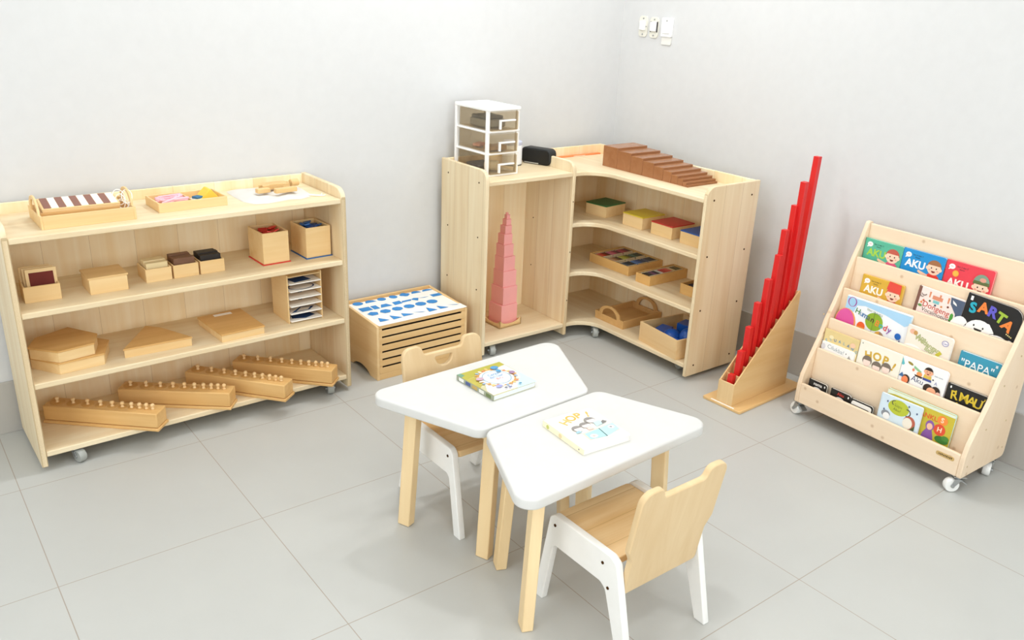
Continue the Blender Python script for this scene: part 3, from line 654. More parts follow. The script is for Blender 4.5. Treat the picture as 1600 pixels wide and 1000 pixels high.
# ------------------------------------------------------------------ red rods and stand
RO = (2.525, -.40)
rs = thing('rod_stand', 'wooden wedge-shaped stand for red rods on a flat base beside the book rack', 'stand', (2.525, -.400, 0), R(2))
G().prism(rpoly([(0, 0), (.475, 0), (.475, .196), (0, .196)], .008, 3), 'z', 0, .012).build('base_board', BIRCH, rs, bev=.002)
for y in (.055, .128):
    G().prism([(.02, .012), (.412, .012), (.412, .462), (.395, .455), (.02, .112)], 'y', y, y+.006).build('side_panel', BIRCH, rs, bev=.0012)
G().box(.014, .020, .055, .134, .012, .112).build('end_panel', BIRCHZ, rs, bev=.001)
G().box(.412, .418, .055, .134, .012, .455).build('end_panel', BIRCHZ, rs, bev=.001)
for i in range(1, 10):
    x = .02+.0402*i
    G().box(x-.0025, x+.0025, .061, .128, .012, .10+.0357*i*.97).build('divider', BIRCH, rs)
G().box(.003, .010, .035, .155, .012, .0135).build('bright_label', PAPER, rs, bev=.0005)
RED = plain('d5201f', .35, name='red_lacquer')
RN = ['shortest', 'second shortest', 'third shortest', 'fourth shortest', 'fifth shortest', 'fifth longest', 'fourth longest', 'third longest', 'second longest', 'longest']
for i in range(10):
    h = .1*(i+1); cx = .0405+.0400*i
    o = G().box(-.0125, .0125, -.0125, .0125, 0, h).build('red_rod', RED, bev=.001)
    p = Matrix.Rotation(R(2), 4, 'Z') @ Vector((cx, .092, 0)); o.location = (2.525+p.x, -.40+p.y, .0125+ (.03 if i < 9 else .028))
    o.rotation_euler = (R(.8*math.sin(i*1.7)), R([2, 1.2, .6, .8, .4, .8, .6, .9, -1.0, 1.2][i]), R(2))
    tag(o, f'{RN[i]} of ten red wooden rods standing in the wedge-shaped stand', 'rod', 'red rods')

# ------------------------------------------------------------------ tables
def table(label, pts, book=None):
    cx = sum(p[0] for p in pts)/4; cy = sum(p[1] for p in pts)/4
    t = thing('trapezoid_table', label, 'table', (cx, cy, 0), 0, 'white trapezoid tables')
    q = [(p[0]-cx, p[1]-cy) for p in pts]
    me = plate_mesh(rpoly(q, .045, 8), (), .033, .007, 3)
    G().mesh(me, Matrix.Translation((0, 0, .4485))).build('tabletop', WHITE, t)
    tops = []
    for i, p in enumerate(q):
        P = Vector(p)
        sl = (Vector(q[3])-Vector(q[0])) if i in (0, 3) else (Vector(q[2])-Vector(q[1]))
        ang = math.atan2(sl.y, sl.x)
        sx = 1 if P.x > 0 else -1; sy = 1 if P.y > 0 else -1
        bot = Vector((P.x-sx*.102, P.y-sy*.076)) if abs(P.x) > .3 else Vector((P.x-sx*.050, P.y-sy*.030))
        top = bot-Vector((sx*.026, sy*.010))
        tops.append(top); c, s_ = math.cos(ang), math.sin(ang); hw, ht = .022, .0165
        vs = []
        for (c0, z_) in ((bot, .001), (top, .4315)):
            for dx, dy in ((-hw, -ht), (hw, -ht), (hw, ht), (-hw, ht)): vs.append((c0.x+dx*c-dy*s_, c0.y+dx*s_+dy*c, z_))
        G().poly(vs, [(3, 2, 1, 0), (4, 5, 6, 7), (0, 1, 5, 4), (1, 2, 6, 5), (2, 3, 7, 6), (3, 0, 4, 7)]).build('leg', LEGW, t, bev=.003)
    for i in range(4):
        a, b = tops[i], tops[(i+1) % 4]; d = b-a; ln = d.length
        M = Matrix.Translation((a.x, a.y, 0)) @ Matrix.Rotation(math.atan2(d.y, d.x), 4, 'Z')
        G().box(.0225, ln-.0225, -.009, .009, .392, .4315, M=M).build('apron', LEGW, t, bev=.001)
    return t
table('white trapezoid table nearer the wall with an olive picture book on it', [(.868, -.208), (1.652, -.186), (1.470, -.574), (1.030, -.596)])
table('white trapezoid table nearer the camera with a pale picture book on it', [(1.040, -.604), (1.495, -.582), (1.640, -.930), (.888, -.962)])

# ------------------------------------------------------------------ chairs
def chair(label, x, y, rz, slot=True):
    """local: faces +y, front leg foot at y=0, back leg foot at y=-.38"""
    c = thing('child_chair', label, 'chair', (x, y, 0), rz, 'child chairs')
    fr = rpoly([(0, .0), (-.050, .288), (-.066, .302), (-.290, .302), (-.312, .288), (-.382, 0), (-.344, 0), (-.277, .196), (-.257, .207), (-.080, .207), (-.068, .196), (-.036, 0)], [.003, .02, .02, .02, .02, .003, .003, .03, .02, .01, .01, .003], 4)
    for s in (-1, 1):
        me = plate_mesh(fr, (), .022, .003, 2)
        M = Matrix.Translation((s*.151, 0, 0)) @ Matrix(((0, 0, 1, 0), (1, 0, 0, 0), (0, 1, 0, 0), (0, 0, 0, 1)))
        f = G().mesh(me, M).build('side_frame', FRAMEW, c, label='white side frame with two legs')
        screws(f, [(s*.1622, -.074, .272), (s*.1622, -.263, .268), (s*.1622, -.289, .205)], 'x', .0045)
        for yy_ in (-.018, -.363): G().box(s*.151-.009, s*.151+.009, yy_-.012, yy_+.012, -.0005, .002).build('foot_pad', BLACK, f)
    G().prism(rpoly([(-.139, -.292), (.139, -.292), (.139, -.050), (-.139, -.050)], [.002, .002, .012, .012], 4), 'z', .268, .290).build('seat', SEATW, c, bev=.004)
    w = .157; wb = .1385
    out = rpoly([(-wb, 0), (wb, 0), (wb, .115), (w, .150), (w, .335), (w-.072, .335), (w-.082, .302), (-w+.082, .302), (-w+.072, .335), (-w, .335), (-w, .150), (-wb, .115)],
                [.012, .012, .02, .02, .034, .034, .012, .012, .034, .034, .02, .02], 6)
    hole = ell(0, .287, .035, .034, 16, 0, PI, 2*PI)
    hole = rpoly([(-.036, .285), (-.026, .262), (-.010, .252), (.010, .252), (.026, .262), (.036, .285)], [.004, .01, .01, .01, .01, .004], 3)
    me = plate_mesh(out, [hole] if slot else [], .018, .004, 2)
    th = math.atan2(.054, .335)
    M = Matrix.Translation((0, -.312, .192)) @ Matrix.Rotation(th, 4, 'X') @ Matrix.Rotation(PI/2, 4, 'X')
    G().mesh(me, M).build('backrest', BACKW, c, label='wooden backrest with two rounded ears')
    return c
chair('wooden chair with white legs drawn up to the near table, its back to the camera', 1.262, -.785, 0, False)
chair('wooden chair with white legs behind the far table, facing the camera', 1.222, -.462, PI)

# ------------------------------------------------------------------ wall fittings
def wall_module(name, label, y, zc_, kind):
    o = thing(name, label, 'wall switch', (XW, y, zc_), -PI/2)
    # local: x along wall (towards -y world), y into the wall, z up ; front is -y
    if kind < 2:
        G().prism(rpoly([(-.029, -.05), (.029, -.05), (.029, .05), (-.029, .05)], .016, 4), 'y', -.006, 0).build('mount_plate', plain('e2e0d4', .5), o, bev=.001)
        G().box(-.019, .019, -.016, -.006, -.018, .026).build('module', WHITEP, o, bev=.002)
        if kind == 1:
            for a, b in ((-.025, -.019), (.019, .026)): G().box(a, b, -.008, -.006, -.022, .028).build('side_slot', BLACK, o)
        for sz in (-.038, .038): G().cyl((0, -.008, sz), (0, -.006, sz), .004, n=12).build('screw', STEEL, o)
        G().cyl((.022 if kind == 0 else -.022, -.008, .0), (.022 if kind == 0 else -.022, -.006, .0), .003, n=10).build('screw', plain('8a8f8a', .4, .5), o)
    else:
        G().prism(rpoly([(-.036, -.04), (.036, -.04), (.036, .05), (-.036, .05)], .006, 3), 'y', -.012, 0).build('cover_plate', WHITEP, o, bev=.002)
        G().prism([(-.022, -.024), (.022, -.024), (.022, .024), (-.022, .012)], 'y', -.016, -.012).build('rocker', plain('ebebe8', .35), o, bev=.0015)
        G().cyl((0, -.0135, .036), (0, -.012, .036), .004, n=12).build('screw', plain('a5a8a6', .4, .4), o)
        G().prism(rpoly([(-.032, -.078), (.032, -.078), (.032, -.04), (-.032, -.04)], .006, 3), 'y', -.006, 0).build('lower_tab', plain('e3e2dc', .5), o, bev=.001)
wall_module('light_switch', 'left bare white switch module high on the right wall near the corner', .905, 1.490, 0)
wall_module('light_switch', 'middle white switch module with black side slots high on the right wall', .829, 1.488, 1)
wall_module('light_switch', 'right covered white switch plate high on the right wall', .739, 1.488, 2)

# ------------------------------------------------------------------ book rack
BO = Vector((2.716, -.524)); BA = math.atan2(-.714, -.034)
def BK(s, d, z):
    u = Vector((math.cos(BA), math.sin(BA))); dd = Vector((-u.y, u.x)); p = BO+u*s+dd*d; return (p.x, p.y, z)
br = thing('book_rack', 'pale pine book rack with five sloping tiers of picture books on white casters', 'book rack', BK(0, 0, 0), BA)
BD = [(.280, .808), (.226, .675), (.175, .549), (.117, .427), (.068, .303), (.002, .156)]
pr = rpoly([(0, .066), (.302, .074), (.302, .815), (.272, .815), (.240, .720), (.216, .670), (.188, .600), (.165, .545), (.137, .480), (.106, .420), (.084, .350), (.057, .296), (.010, .195), (0, .150)],
           [.008, .02, .012, .012, .05, .05, .05, .05, .05, .05, .05, .05, .04, .03], 3)
for a in (0, .702): G().prism(pr, 'x', a, a+.018).build('side_panel', PINEZ, br, bev=.003)
zb = [.56, .43, .31, .185, .07, .068]
ledge = [None, .575, .449, .327, .203, .088]
for i, (d, zt) in enumerate(BD):
    bot = zb[i]; lean = .014 if i else .0
    pts = [(d-lean, bot), (d-lean+.012, bot), (d+.012, zt), (d, zt)]
    if i == 0: pts = [(d, .07), (d+.012, .07), (d+.012, zt), (d, zt)]
    if i == 5: pts = [(.002, .068), (.016, .068), (.016, zt), (.002, zt)]
    G().prism(pts, 'x', .018, .702).build('tier_board', PINE, br, bev=.003)
for i in range(1, 6):
    d0 = BD[i][0]; d1 = BD[i-1][0]
    G().box(.018, .702, d0+.001 if i < 5 else .016, d1+.004 if i > 1 else d1, ledge[i]-.012, ledge[i]).build('ledge', PINE, br, bev=.002)
for s, d, a in ((.014, .028, 75), (.700, .028, 140), (.02, .262, 20), (.694, .262, 200)): caster(br, s, d, .067, WHEELW, R(a), r=.0262)
screws(br, [(.72, d, z_) for d, z_ in ((.03, .11), (.27, .12), (.10, .24), (.15, .40), (.24, .24), (.22, .5), (.26, .6))], 'x', .0035, plain('c9b48c', .5))
screws(br, [(.0, .012, .19), (.0, .10, .44)], 'x', .0035, plain('c9b48c', .5))
np_ = G().prism(rpoly([(-.034, -.008), (.034, -.008), (.034, .008), (-.034, .008)], .007, 4), 'y', -.0012, 0).build('maker_plate', plain('c9a86a', .45), br, loc=(.650, .002, .128), label='small tan plate with dark lettering')
g = G()
for i in range(9): g.box(-.024+i*.0058, -.024+i*.0058+.0036, -.0018, -.0012, -.002-(i % 2)*.001, .0025+(i % 3)*.0008)
g.build('lettering', plain('5b4526', .6), np_)

# ------------------------------------------------------------------ picture books
class Art:
    """flat print in cover coordinates: x right, z up, front is -y"""
    def __init__(s, y): s.g = G(); s.y = y; s.k = 0
    def put(s, pts, c):
        s.k += 1; y = s.y-.00012*s.k
        s.g.poly([(a, y, b) for a, b in pts], [tuple(range(len(pts)))], plain(c, .45)); return s
    def ell(s, x, z, rx, rz, c, rot=0, a0=0, a1=2*PI): return s.put(ell(x, z, rx, rz, 22, rot, a0, a1), c)
    def ring(s, x, z, r0, r1, c, a0=0, a1=2*PI, sq=1):
        s.k += 1; y = s.y-.00012*s.k; n = 24
        A = [(x+r0*math.cos(a0+(a1-a0)*i/n), y, z+sq*r0*math.sin(a0+(a1-a0)*i/n)) for i in range(n+1)]
        B = [(x+r1*math.cos(a0+(a1-a0)*i/n), y, z+sq*r1*math.sin(a0+(a1-a0)*i/n)) for i in range(n+1)]
        s.g.poly(A+B, [(i, i+1, n+2+i, n+1+i) for i in range(n)], plain(c, .45)); return s
    def text(s, t, x, z, size, c, rot=0, bold=.012, space=1.0):
        s.k += 1; y = s.y-.00012*s.k
        M = Matrix.Translation((x, y, z)) @ Matrix.Rotation(-rot, 4, 'Y') @ Matrix.Rotation(PI/2, 4, 'X')
        s.g.mesh(text_mesh(t, size, bold, space), M, plain(c, .45)); return s
    def arc_text(s, t, cols, x, z, r, a0, a1, size, bold=.02):
        n = len(t)
        for i, ch in enumerate(t):
            if ch == ' ': continue
            a = a0+(a1-a0)*i/max(1, n-1)
            s.text(ch, x+r*math.cos(a), z+r*math.sin(a), size, cols[i % len(cols)], a-PI/2, bold)
        return s
    def face(s, x, z, r, skin='f3c9a8', hair='7a4a2c', mouth=True, tilt=0):
        s.ell(x, z+r*.18, r*1.06, r*1.0, hair); s.ell(x, z, r, r*.95, skin)
        s.ell(x-r*.98, z-r*.05, r*.2, r*.24, skin); s.ell(x+r*.98, z-r*.05, r*.2, r*.24, skin)
        s.put(ell(x, z+r*.42, r*.92, r*.55, 16, 0, 0, PI), hair)
        for k in (-1, 1): s.ell(x+k*r*.36, z+r*.02, r*.09, r*.12, '2a1c18')
        s.ell(x-r*.6, z-r*.28, r*.16, r*.1, 'eda58c'); s.ell(x+r*.6, z-r*.28, r*.16, r*.1, 'eda58c')
        if mouth: s.put(ell(x, z-r*.38, r*.3, r*.26, 10, 0, PI, 2*PI), '7c2a22')
        return s
    def done(s, parent, name='cover_art'): return s.g.build(name, None, parent, recalc=False)
def book(name, label, P, w, h, t, cover, rz=BA, lean=5, tilt=0, art=None, edge=None, round_=.006, spine=None, flat=False, pages='efece2'):
    o = thing(name, label, 'book', P, rz, None, rx=R(-90) if flat else R(-lean), ry=R(tilt))
    rr = [.001, round_, round_, .001]
    out = rpoly([(0, 0), (w, 0), (w, h), (0, h)], rr, 4); inn = rpoly([(.002, .001), (w-.0012, .001), (w-.0012, h-.001), (.002, h-.001)], rr, 4)
    c = .0012
    G().prism(out, 'y', -t/2, -t/2+c).build('front_cover', plain(cover, .4), o, bev=.0004)
    G().prism(inn, 'y', -t/2+c, t/2-c).build('page_block', plain(edge or pages, .6), o)
    G().prism(out, 'y', t/2-c, t/2).build('back_cover', plain(cover, .4), o, bev=.0004)
    G().box(-.0006, .002, -t/2, t/2, 0, h).build('spine', plain(spine or cover, .4), o, bev=.0004)
    if art:
        A = Art(-t/2-.0001); art(A, w, h); A.done(o)
    return o
def rack_book(row, s, w, h, label, cover, t=.011, art=None, tilt=0, front=0, **k):
    d = BD[row-1][0]-.0115-front; zl = ledge[row]+.0008; lean = 4
    dz = .004
    d_bot = d - math.tan(R(lean))*min(h, BD[row-1][1]-ledge[row]) + (.002 if row == 1 else -.002)
    return book('picture_book', label, BK(s, d_bot, zl+max(0, math.sin(R(abs(tilt)))*w)), w, h, t, cover, BA, lean, tilt, art, **k)
def aku(main, hat=None, sun=False, upside=False, hair='a8482c', shirt='e2402e'):
    def f(A, w, h):
        A.ell(.023, h-.022, .012, .010, 'f6f4f0').put([(.012, h-.03), (.022, h-.03), (.011, h-.036)], 'f6f4f0').text('halo', .023, h-.021, .006, 'd26a5a')
        A.text('Seri 2 dari 3', .062, h-.018, .0085, '2a3038', bold=.0).text('Emosi', .062, h-.027, .008, '2a3038', bold=.0)
        A.text('AKU', .058, h-(.082 if sun else .054), .040, main, 0, .035)
        if sun: A.ell(.042, h-.045, .012, .012, 'f0a23c').ell(.042, h-.045, .009, .009, 'e8b64a')
        cx, cz, r = w-.038, h-(.072 if hat else .05), .027
        A.ell(cx, cz-.055, .034, .036, shirt).put([(cx-.02, cz-.03), (cx-.06, cz-.02), (cx-.062, cz-.028), (cx-.02, cz-.05)], 'f3c9a8')
        A.face(cx, cz, r, 'f6d3b8', hair)
        if upside: A.put([(cx-.03, cz+.02), (cx+.03, cz+.012), (cx+.028, cz+.05), (cx-.024, cz+.053)], 'e04a3c')
        if hat: A.put(ell(cx, cz+.016, .03, .034, 16, 0, 0, PI), '7c9a84').put([(cx-.031, cz+.012), (cx+.031, cz+.012), (cx+.028, cz+.024), (cx-.028, cz+.024)], '5d6a3c').ell(cx+.004, cz+.03, .012, .008, 'd99a86')
    return f
# tier 1
rack_book(1, .006+.016, .166, .176, 'green picture book at the left of the top tier of the book rack', '58b596', art=aku('a6cf4a', hair='c05a4a', shirt='e45c80'), edge='d9efe4')
rack_book(1, .190, .172, .178, 'blue picture book with white AKU letters, in the middle of the top tier', '1d8fd0', art=aku('f4f6f6', hair='a06a44'), edge='bfe0f2')
rack_book(1, .366, .180, .178, 'red picture book with a yellow sun, at the right of the top tier', 'e2404f', art=aku('fbf3ec', hat=True, sun=True, shirt='f0895c'), edge='f4b4b4')
# tier 2
rack_book(2, .075, .180, .170, 'yellow picture book with white AKU letters on the second tier', 'd8ab3c', art=aku('fbf6ea', upside=True, shirt='c23c30', hair='d8584a'), edge='e8c878')
def dongeng(A, w, h):
    A.put([(0, 0), (.012, 0), (.012, h), (0, h)], '7d5548')
    A.text('Dongeng', w*.46, h-.066, .030, 'c0402e', R(-4), .006).text('Vocalmotion', w*.48, h-.087, .022, '3c3432', R(-4), .0)
    for x in (.045, .085, .118): A.put([(x, h-.01), (x+.007, h-.01), (x+.006, h-.032), (x+.001, h-.032)], 'd98a60')
    A.put([(.06, h-.02), (.1, h-.02), (.1, h-.034), (.06, h-.034)], 'd88a6a').put([(.066, h-.037), (.09, h-.037), (.09, h-.048), (.066, h-.048)], '7fc3c4')
    A.put([(w-.055, h-.004), (w-.001, h-.004), (w-.001, h-.14), (w-.014, h-.11), (w-.024, h-.06), (w-.05, h-.03)], '4e5c74')
    A.put([(w-.046, h-.012), (w-.03, h-.022), (w-.026, h-.03), (w-.042, h-.024)], 'f2f0ea')
    A.put([(w-.04, h-.092), (w-.028, h-.092), (w-.028, h-.066), (w-.034, h-.06), (w-.04, h-.066)], '4c9a3c').put([(w-.05, h-.104), (w-.034, h-.088), (w-.018, h-.104)], '3a2e2a')
    for i, c in enumerate(('c9603c', '4a6a48', '3d4a60', 'd08c4c', '7c4030')): A.ell(.03+.024*i, h-.050+.006*math.sin(i*2), .004, .004, c)
    A.ell(.022, h-.072, .008, .005, '63924c').put([(.018, h-.062), (.03, h-.062), (.024, h-.052)], 'e08a4c')
    A.ring(.026, h-.02, .012, .009, '7a6a62', 3.5, 6).ring(.02, h-.03, .009, .006, '7a6a62', 3, 5.6)
rack_book(2, .306, .182, .186, 'pale pink picture book titled Dongeng, in the middle of the second tier', 'f4e2da', art=dongeng, tilt=2.5, spine='7d5548')
def sorta(A, w, h):
    A.put([(.012, h-.024), (.021, h-.024), (.021, h-.008), (.012, h-.008)], 'f4f2ee')
    # creatures
    A.ell(.002, h-.160, .040, .066, 'f4f2ee')
    A.ell(.076, h-.140, .057, .057, 'f6f4f0').ring(.076, h-.140, .0585, .057, '3a3836', .2, PI)
    A.ell(.052, h-.108, .003, .004, '2a2826').ell(.086, h-.110, .003, .004, '2a2826').put(ell(.070, h-.117, .015, .010, 12, 0, PI, 2*PI), '2a2826')
    A.ell(.024, h-.118, .002, .003, '2a2826').ell(.146, h-.166, .054, .052, 'f6f4f0').ring(.146, h-.166, .0555, .054, '3a3836', .1, PI)
    A.ell(.104, h-.103, .009, .018, 'f6f4f0', .3).ring(.186, h-.128, .012, .006, 'f4f2ee', -1.6, 2.4)
    for t, x, z_, c, r_ in (('S', .030, h-.050, '22a6bc', .1), ('A', .066, h-.038, 'ee8038', .05), ('R', .100, h-.042, '5f58c0', -.1), ('T', .132, h-.052, '9cb83a', -.25), ('A', .162, h-.070, 'ec8238', -.4)):
        A.text(t, x, z_, .052, c, r_, .045)
    for i in range(4): A.ell(.168+.006*i, h-.098-.002*i, .002, .0026, 'f2e29a')
rack_book(2, .488, .202, .212, 'black picture book with white creatures at the right of the second tier', '1b1b1c', art=sorta, tilt=3, edge='d8d6d0', round_=.04)
# tier 3
def human(A, w, h):
    A.put([(0, h-.004), (w, h-.004), (w, h-.036), (w*.93, h-.05), (w*.62, h-.03), (w*.3, h-.022), (.05, h-.03), (.04, h-.06), (0, h-.065)], 'a9d2ee')
    A.ring(.026, h-.022, .020, .015, 'a04c9c').ell(.026, h-.022, .015, .018, '9fcbe8')
    A.ell(.012, h-.115, .048, .062, 'f3a05a').ell(.01, h-.112, .042, .056, 'dc5aa0').put([(0, h-.15), (.03, h-.15), (0, h-.13)], 'd92b3c')
    A.ell(.135, h-.072, .038, .036, '8cae2c')
    for i, (ch, c) in enumerate(zip('Human', ('4c8a4a', '7a9ac0', '3c70a8', '5c5a50', '4a2c28'))): A.text(ch, .058+.0175*i, h-.052-.0035*i, .032, c, R(-10), .014)
    for i, (ch, c) in enumerate(zip('Body', ('e8853a', '3cb0b4', 'd44a4a', '8a5aa8'))): A.text(ch, .150+.0185*i, h-.074-.003*i, .034, c, R(-10), .014)
    A.text('TINY TRAVELS', .13, h-.035, .011, '6a8a52', R(-6), 0)
    A.put([(.1315, h-.03), (.1325, h-.03), (.1325, h-.14), (.1315, h-.14)], '4a4a48')
    A.ell(.085, h-.112, .018, .022, 'f09a44').put(ell(.085, h-.108, .018, .02, 14, 0, 0, PI), 'e8622c')
    A.ell(.168, h-.125, .022, .024, 'a88a70').put(ell(.168, h-.125, .022, .024, 14, 0, PI/2, 1.5*PI), 'e0a848')
    A.ell(w-.035, h-.095, .013, .013, '1c64b8').put([(w-.05, h-.12), (w-.042, h-.13), (w-.038, h-.14), (w-.047, h-.132)], '2a3f74').put([(w-.025, h-.105), (w-.02, h-.118), (w-.028, h-.112)], '2a3f74')
rack_book(3, .058, .280, .205, 'wide white picture book about the Human Body at the left of the third tier', 'eef1f4', art=human, edge='cfe6ee', t=.012)
def wed(A, w, h):
    A.ell(.022, h-.022, .012, .010, 'eab89c').ell(.034, h-.024, .008, .009, 'c99858')
    A.text('Apa', .062, h-.035, .024, 'aab07c', R(-12), .03).text('Wedangan', .088, h-.052, .025, 'b0b47c', R(-14), .03).text('Ibu?', .100, h-.072, .024, 'b0b884', R(-16), .03)
    A.put([(.125, h-.078), (.14, h-.06), (.15, h-.068), (.135, h-.086)], 'c8c040')
    A.ell(w-.026, h-.026, .013, .011, '6c66a8').ell(w-.026, h-.026, .011, .009, 'ece8ea').text('Ceri', w-.026, h-.027, .010, '6c66a8')
    A.ell(.035, h-.1, .05, .03, 'faf8f4').put(ell(.082, h-.125, .04, .042, 16, 0, 0, PI), '4a443c')
rack_book(3, .338, .178, .176, 'cream picture book with grey-green lettering in the middle of the third tier', 'efe6d8', art=wed, round_=.012, edge='f6f4ee', front=.012)
def papa(A, w, h):
    A.text('"PAPA"', w*.46, h-.042, .040, 'f4f6f6', 0, .008).put([(w-.02, h-.02), (w-.012, h-.02), (w-.012, h-.01), (w-.02, h-.01)], 'dfe8ec')
rack_book(3, .545, .150, .142, 'teal picture book titled PAPA at the right of the third tier', '3a97b4', art=papa, edge='eef0ee', t=.012)
# tier 4
def mapb(A, w, h):
    for i, (ch, c) in enumerate(zip('PETAPETUALANG', ['3c7cb0', '5a9ac0', '8ab4c4', '7aaec8'])): pass
    A.arc_text('PETUALANG', ['3c7cb0', '5a9ac0', '8ab4c4'], .08, h-.21, .175, PI*.66, PI*.36, .016, .02)
    A.ell(.035, h-.028, .01, .008, 'efe2b8').ell(w-.025, h-.03, .012, .010, 'f0c8a8')
    for i in range(8): A.put([(.03+.013*i, h-.056-.002*i), (.039+.013*i, h-.058-.002*i), (.039+.013*i, h-.060-.002*i), (.03+.013*i, h-.058-.002*i)], 'c09a52')
rack_book(4, .022, .160, .182, 'sand yellow picture book standing behind a white one on the fourth tier', 'e3cd92', art=mapb, edge='d8c28a', t=.008)
def cil(A, w, h):
    A.text('Cilukba!', .066, h-.017, .024, '8a9aa4', R(-4), -.002).ell(.115, h-.018, .002, .003, '4a4a4a').put([(w-.028, h-.034), (w-.012, h-.034), (w-.022, h-.020)], 'a8a6a0')
    A.ell(.008, h-.02, .01, .012, 'd4d2d8')
rack_book(4, .026, .152, .130, 'low white picture book with thin grey letters at the left of the fourth tier', 'f1f1ef', art=cil, front=.012, t=.009, round_=.014)
GOLD = 'd2ab3e'
def hop_rack(A, w, h):
    A.put([(.008, h-.012), (.014, h-.012), (.011, h-.006)], '5a5a58')
    for t, x, z_, r_ in (('H', .045, h-.052, .2), ('O', .082, h-.045, .05), ('P', .118, h-.047, -.08), ('!', .155, h-.06, -.35)): A.text(t, x, z_, .045, GOLD, r_, .035)
    for x, z_ in ((.045, h-.075), (.088, h-.084), (.128, h-.075)):
        A.ell(x, z_+.003, .0205, .020, '7c7064').ell(x, z_-.004, .016, .016, 'f3ddd2').put(ell(x, z_+.004, .017, .012, 10, 0, 0, PI), '7c7064')
    A.put([(.105, h-.13), (.15, h-.13), (.142, h-.103), (.115, h-.103)], '9ecfc8').put([(.03, h-.13), (.062, h-.13), (.058, h-.103), (.034, h-.103)], 'eec0b4')
rack_book(4, .186, .182, .190, 'cream picture book titled HOP! with three heads on the fourth tier', 'f3efe0', art=hop_rack)
def akuw(A, w, h):
    A.put([(.0, h-.004), (.012, h-.028), (.006, h-.034), (.0, h-.032)], '5cbcc4').text('Aku', .074, h-.072, .030, '3a4270', R(-4), 0)
    A.ell(.034, h-.018, .012, .005, '9a8a3c', -.3).put([(.05, h-.02), (.082, h-.034), (.08, h-.042), (.05, h-.03)], '8cbf8c')
    A.ell(.05, h-.038, .005, .006, 'e08a68').ell(.076, h-.046, .011, .009, 'ee9a58').put([(.058, h-.052), (.092, h-.053), (.088, h-.060), (.062, h-.059)], '4a3428')
    A.put([(.094, h-.038), (.122, h-.038), (.124, h-.054), (.092, h-.054)], 'd8b84a').put([(.092, h-.052), (.125, h-.052), (.126, h-.061), (.092, h-.061)], '3c4a94').face(.108, h-.026, .016, 'eeb08a', '2e221c')
    A.ell(.030, h-.083, .016, .018, '3a2a22').ell(.027, h-.086, .013, .015, 'ee8a5a').put([(.0, h-.078), (.02, h-.078), (.012, h-.060)], '3c6a9c')
    A.ell(.120, h-.086, .018, .018, '33241e').ell(.150, h-.086, .018, .018, '33241e').ell(.135, h-.093, .018, .016, 'f0b08a').ell(.162, h-.094, .009, .009, 'f0c4b0')
    A.text('buku cerita', .15, h-.03, .007, '6a7088').text('A', .145, h-.058, .018, '5a66a0', 0, -.004).ell(.132, h-.047, .003, .003, '2a3038')
rack_book(4, .370, .180, .190, 'white picture book titled Aku with small cartoon children on the fourth tier', 'f4f4f2', art=akuw, round_=.012, edge='f0e8ea', front=.001)
def rmau(A, w, h):
    A.ell(.012, h-.012, .003, .005, 'f0eee8')
    for t, x, z_, r_ in (('R', .030, h-.040, .1), ('.', .047, h-.052, 0), ('M', .066, h-.036, .06), ('A', .094, h-.038, -.05), ('U', .118, h-.040, -.1)): A.text(t, x, z_, .046, 'd8bc34', r_, .02)
    A.ring(.130, h-.014, .009, .006, 'd8bc34', -2.2, .4).ell(.034, h-.022, .003, .004, 'd8bc34')
rack_book(4, .556, .144, .155, 'black picture book with yellow brush letters at the right of the fourth tier', '1f1e1d', art=rmau, edge='cac6be')
# tier 5
def small(txt, c):
    def f(A, w, h):
        A.text(txt, w*.5, h-.0135, .019, c, 0, .015).put(ell(w*.5, h-.047, .026, .022, 14, 0, 0, PI), 'eceae4').ell(w-.010, h-.012, .003, .005, 'e8e6e0')
        A.put([(w*.5-.026, 0), (w*.5+.026, 0), (w*.5+.026, h-.047), (w*.5-.026, h-.047)], 'eceae4')
    return f
rack_book(5, .037, .086, .092, 'smallest black board book with white letters at the left of the lowest tier', '191918', art=small('nama', 'f2f0ec'), edge='e8e2d2', round_=.010, t=.010, front=.022)
rack_book(5, .143, .091, .092, 'small black board book with red Aku letters on the lowest tier', '191918', art=small('Aku', 'c8392e'), edge='d8d4cc', round_=.010, t=.010, front=.022)
def abc(A, w, h): A.put(rpoly([(.004, .0), (w-.006, .0), (w-.006, h-.006), (.004, h-.006)], .01, 3), 'f1efe9').put(rpoly([(.0, .0), (w-.014, .0), (w-.014, h-.022), (.0, h-.022)], .006, 3), '1b1b1a').text('A b c d', w*.42, h-.033, .018, 'f0eee8', 0, .01).ell(w-.022, h-.03, .003, .004, 'f0eee8')
rack_book(5, .236, .098, .086, 'small white board book with a black panel on the lowest tier', '201f1e', art=abc, edge='e8e4da', round_=.010, t=.009, front=.022)
def byel(A, w, h):
    A.put([(.0, h-.002), (w, h-.002), (w, h-.012), (.03, h-.014), (.0, h-.02)], 'dfe9d8').text('TEMANKU', .152, h-.043, .026, 'dc5a2a', 0, .02)
    A.ell(.226, h-.038, .020, .018, 'ee8c3c').text('S', .226, h-.038, .026, 'f6e6c4', 0, .02).ell(.224, h-.076, .022, .022, 'de5030').text('H', .224, h-.076, .026, 'f6e6c4', 0, .02)
    A.put([(.155, .0), (.22, .0), (.206, h-.11), (.198, h-.09), (.176, h-.09), (.166, h-.11)], '8a5aa4').ell(.187, h-.074, .016, .020, '8a5aa4').ell(.187, h-.078, .011, .013, 'f0bfa4').put([(.165, .03), (.21, .03), (.2, .055), (.18, .055)], '6a9a3c')
    A.ell(.24, h-.110, .026, .014, '3c7a34').ell(.252, h-.1, .014, .010, '4a8a3c')
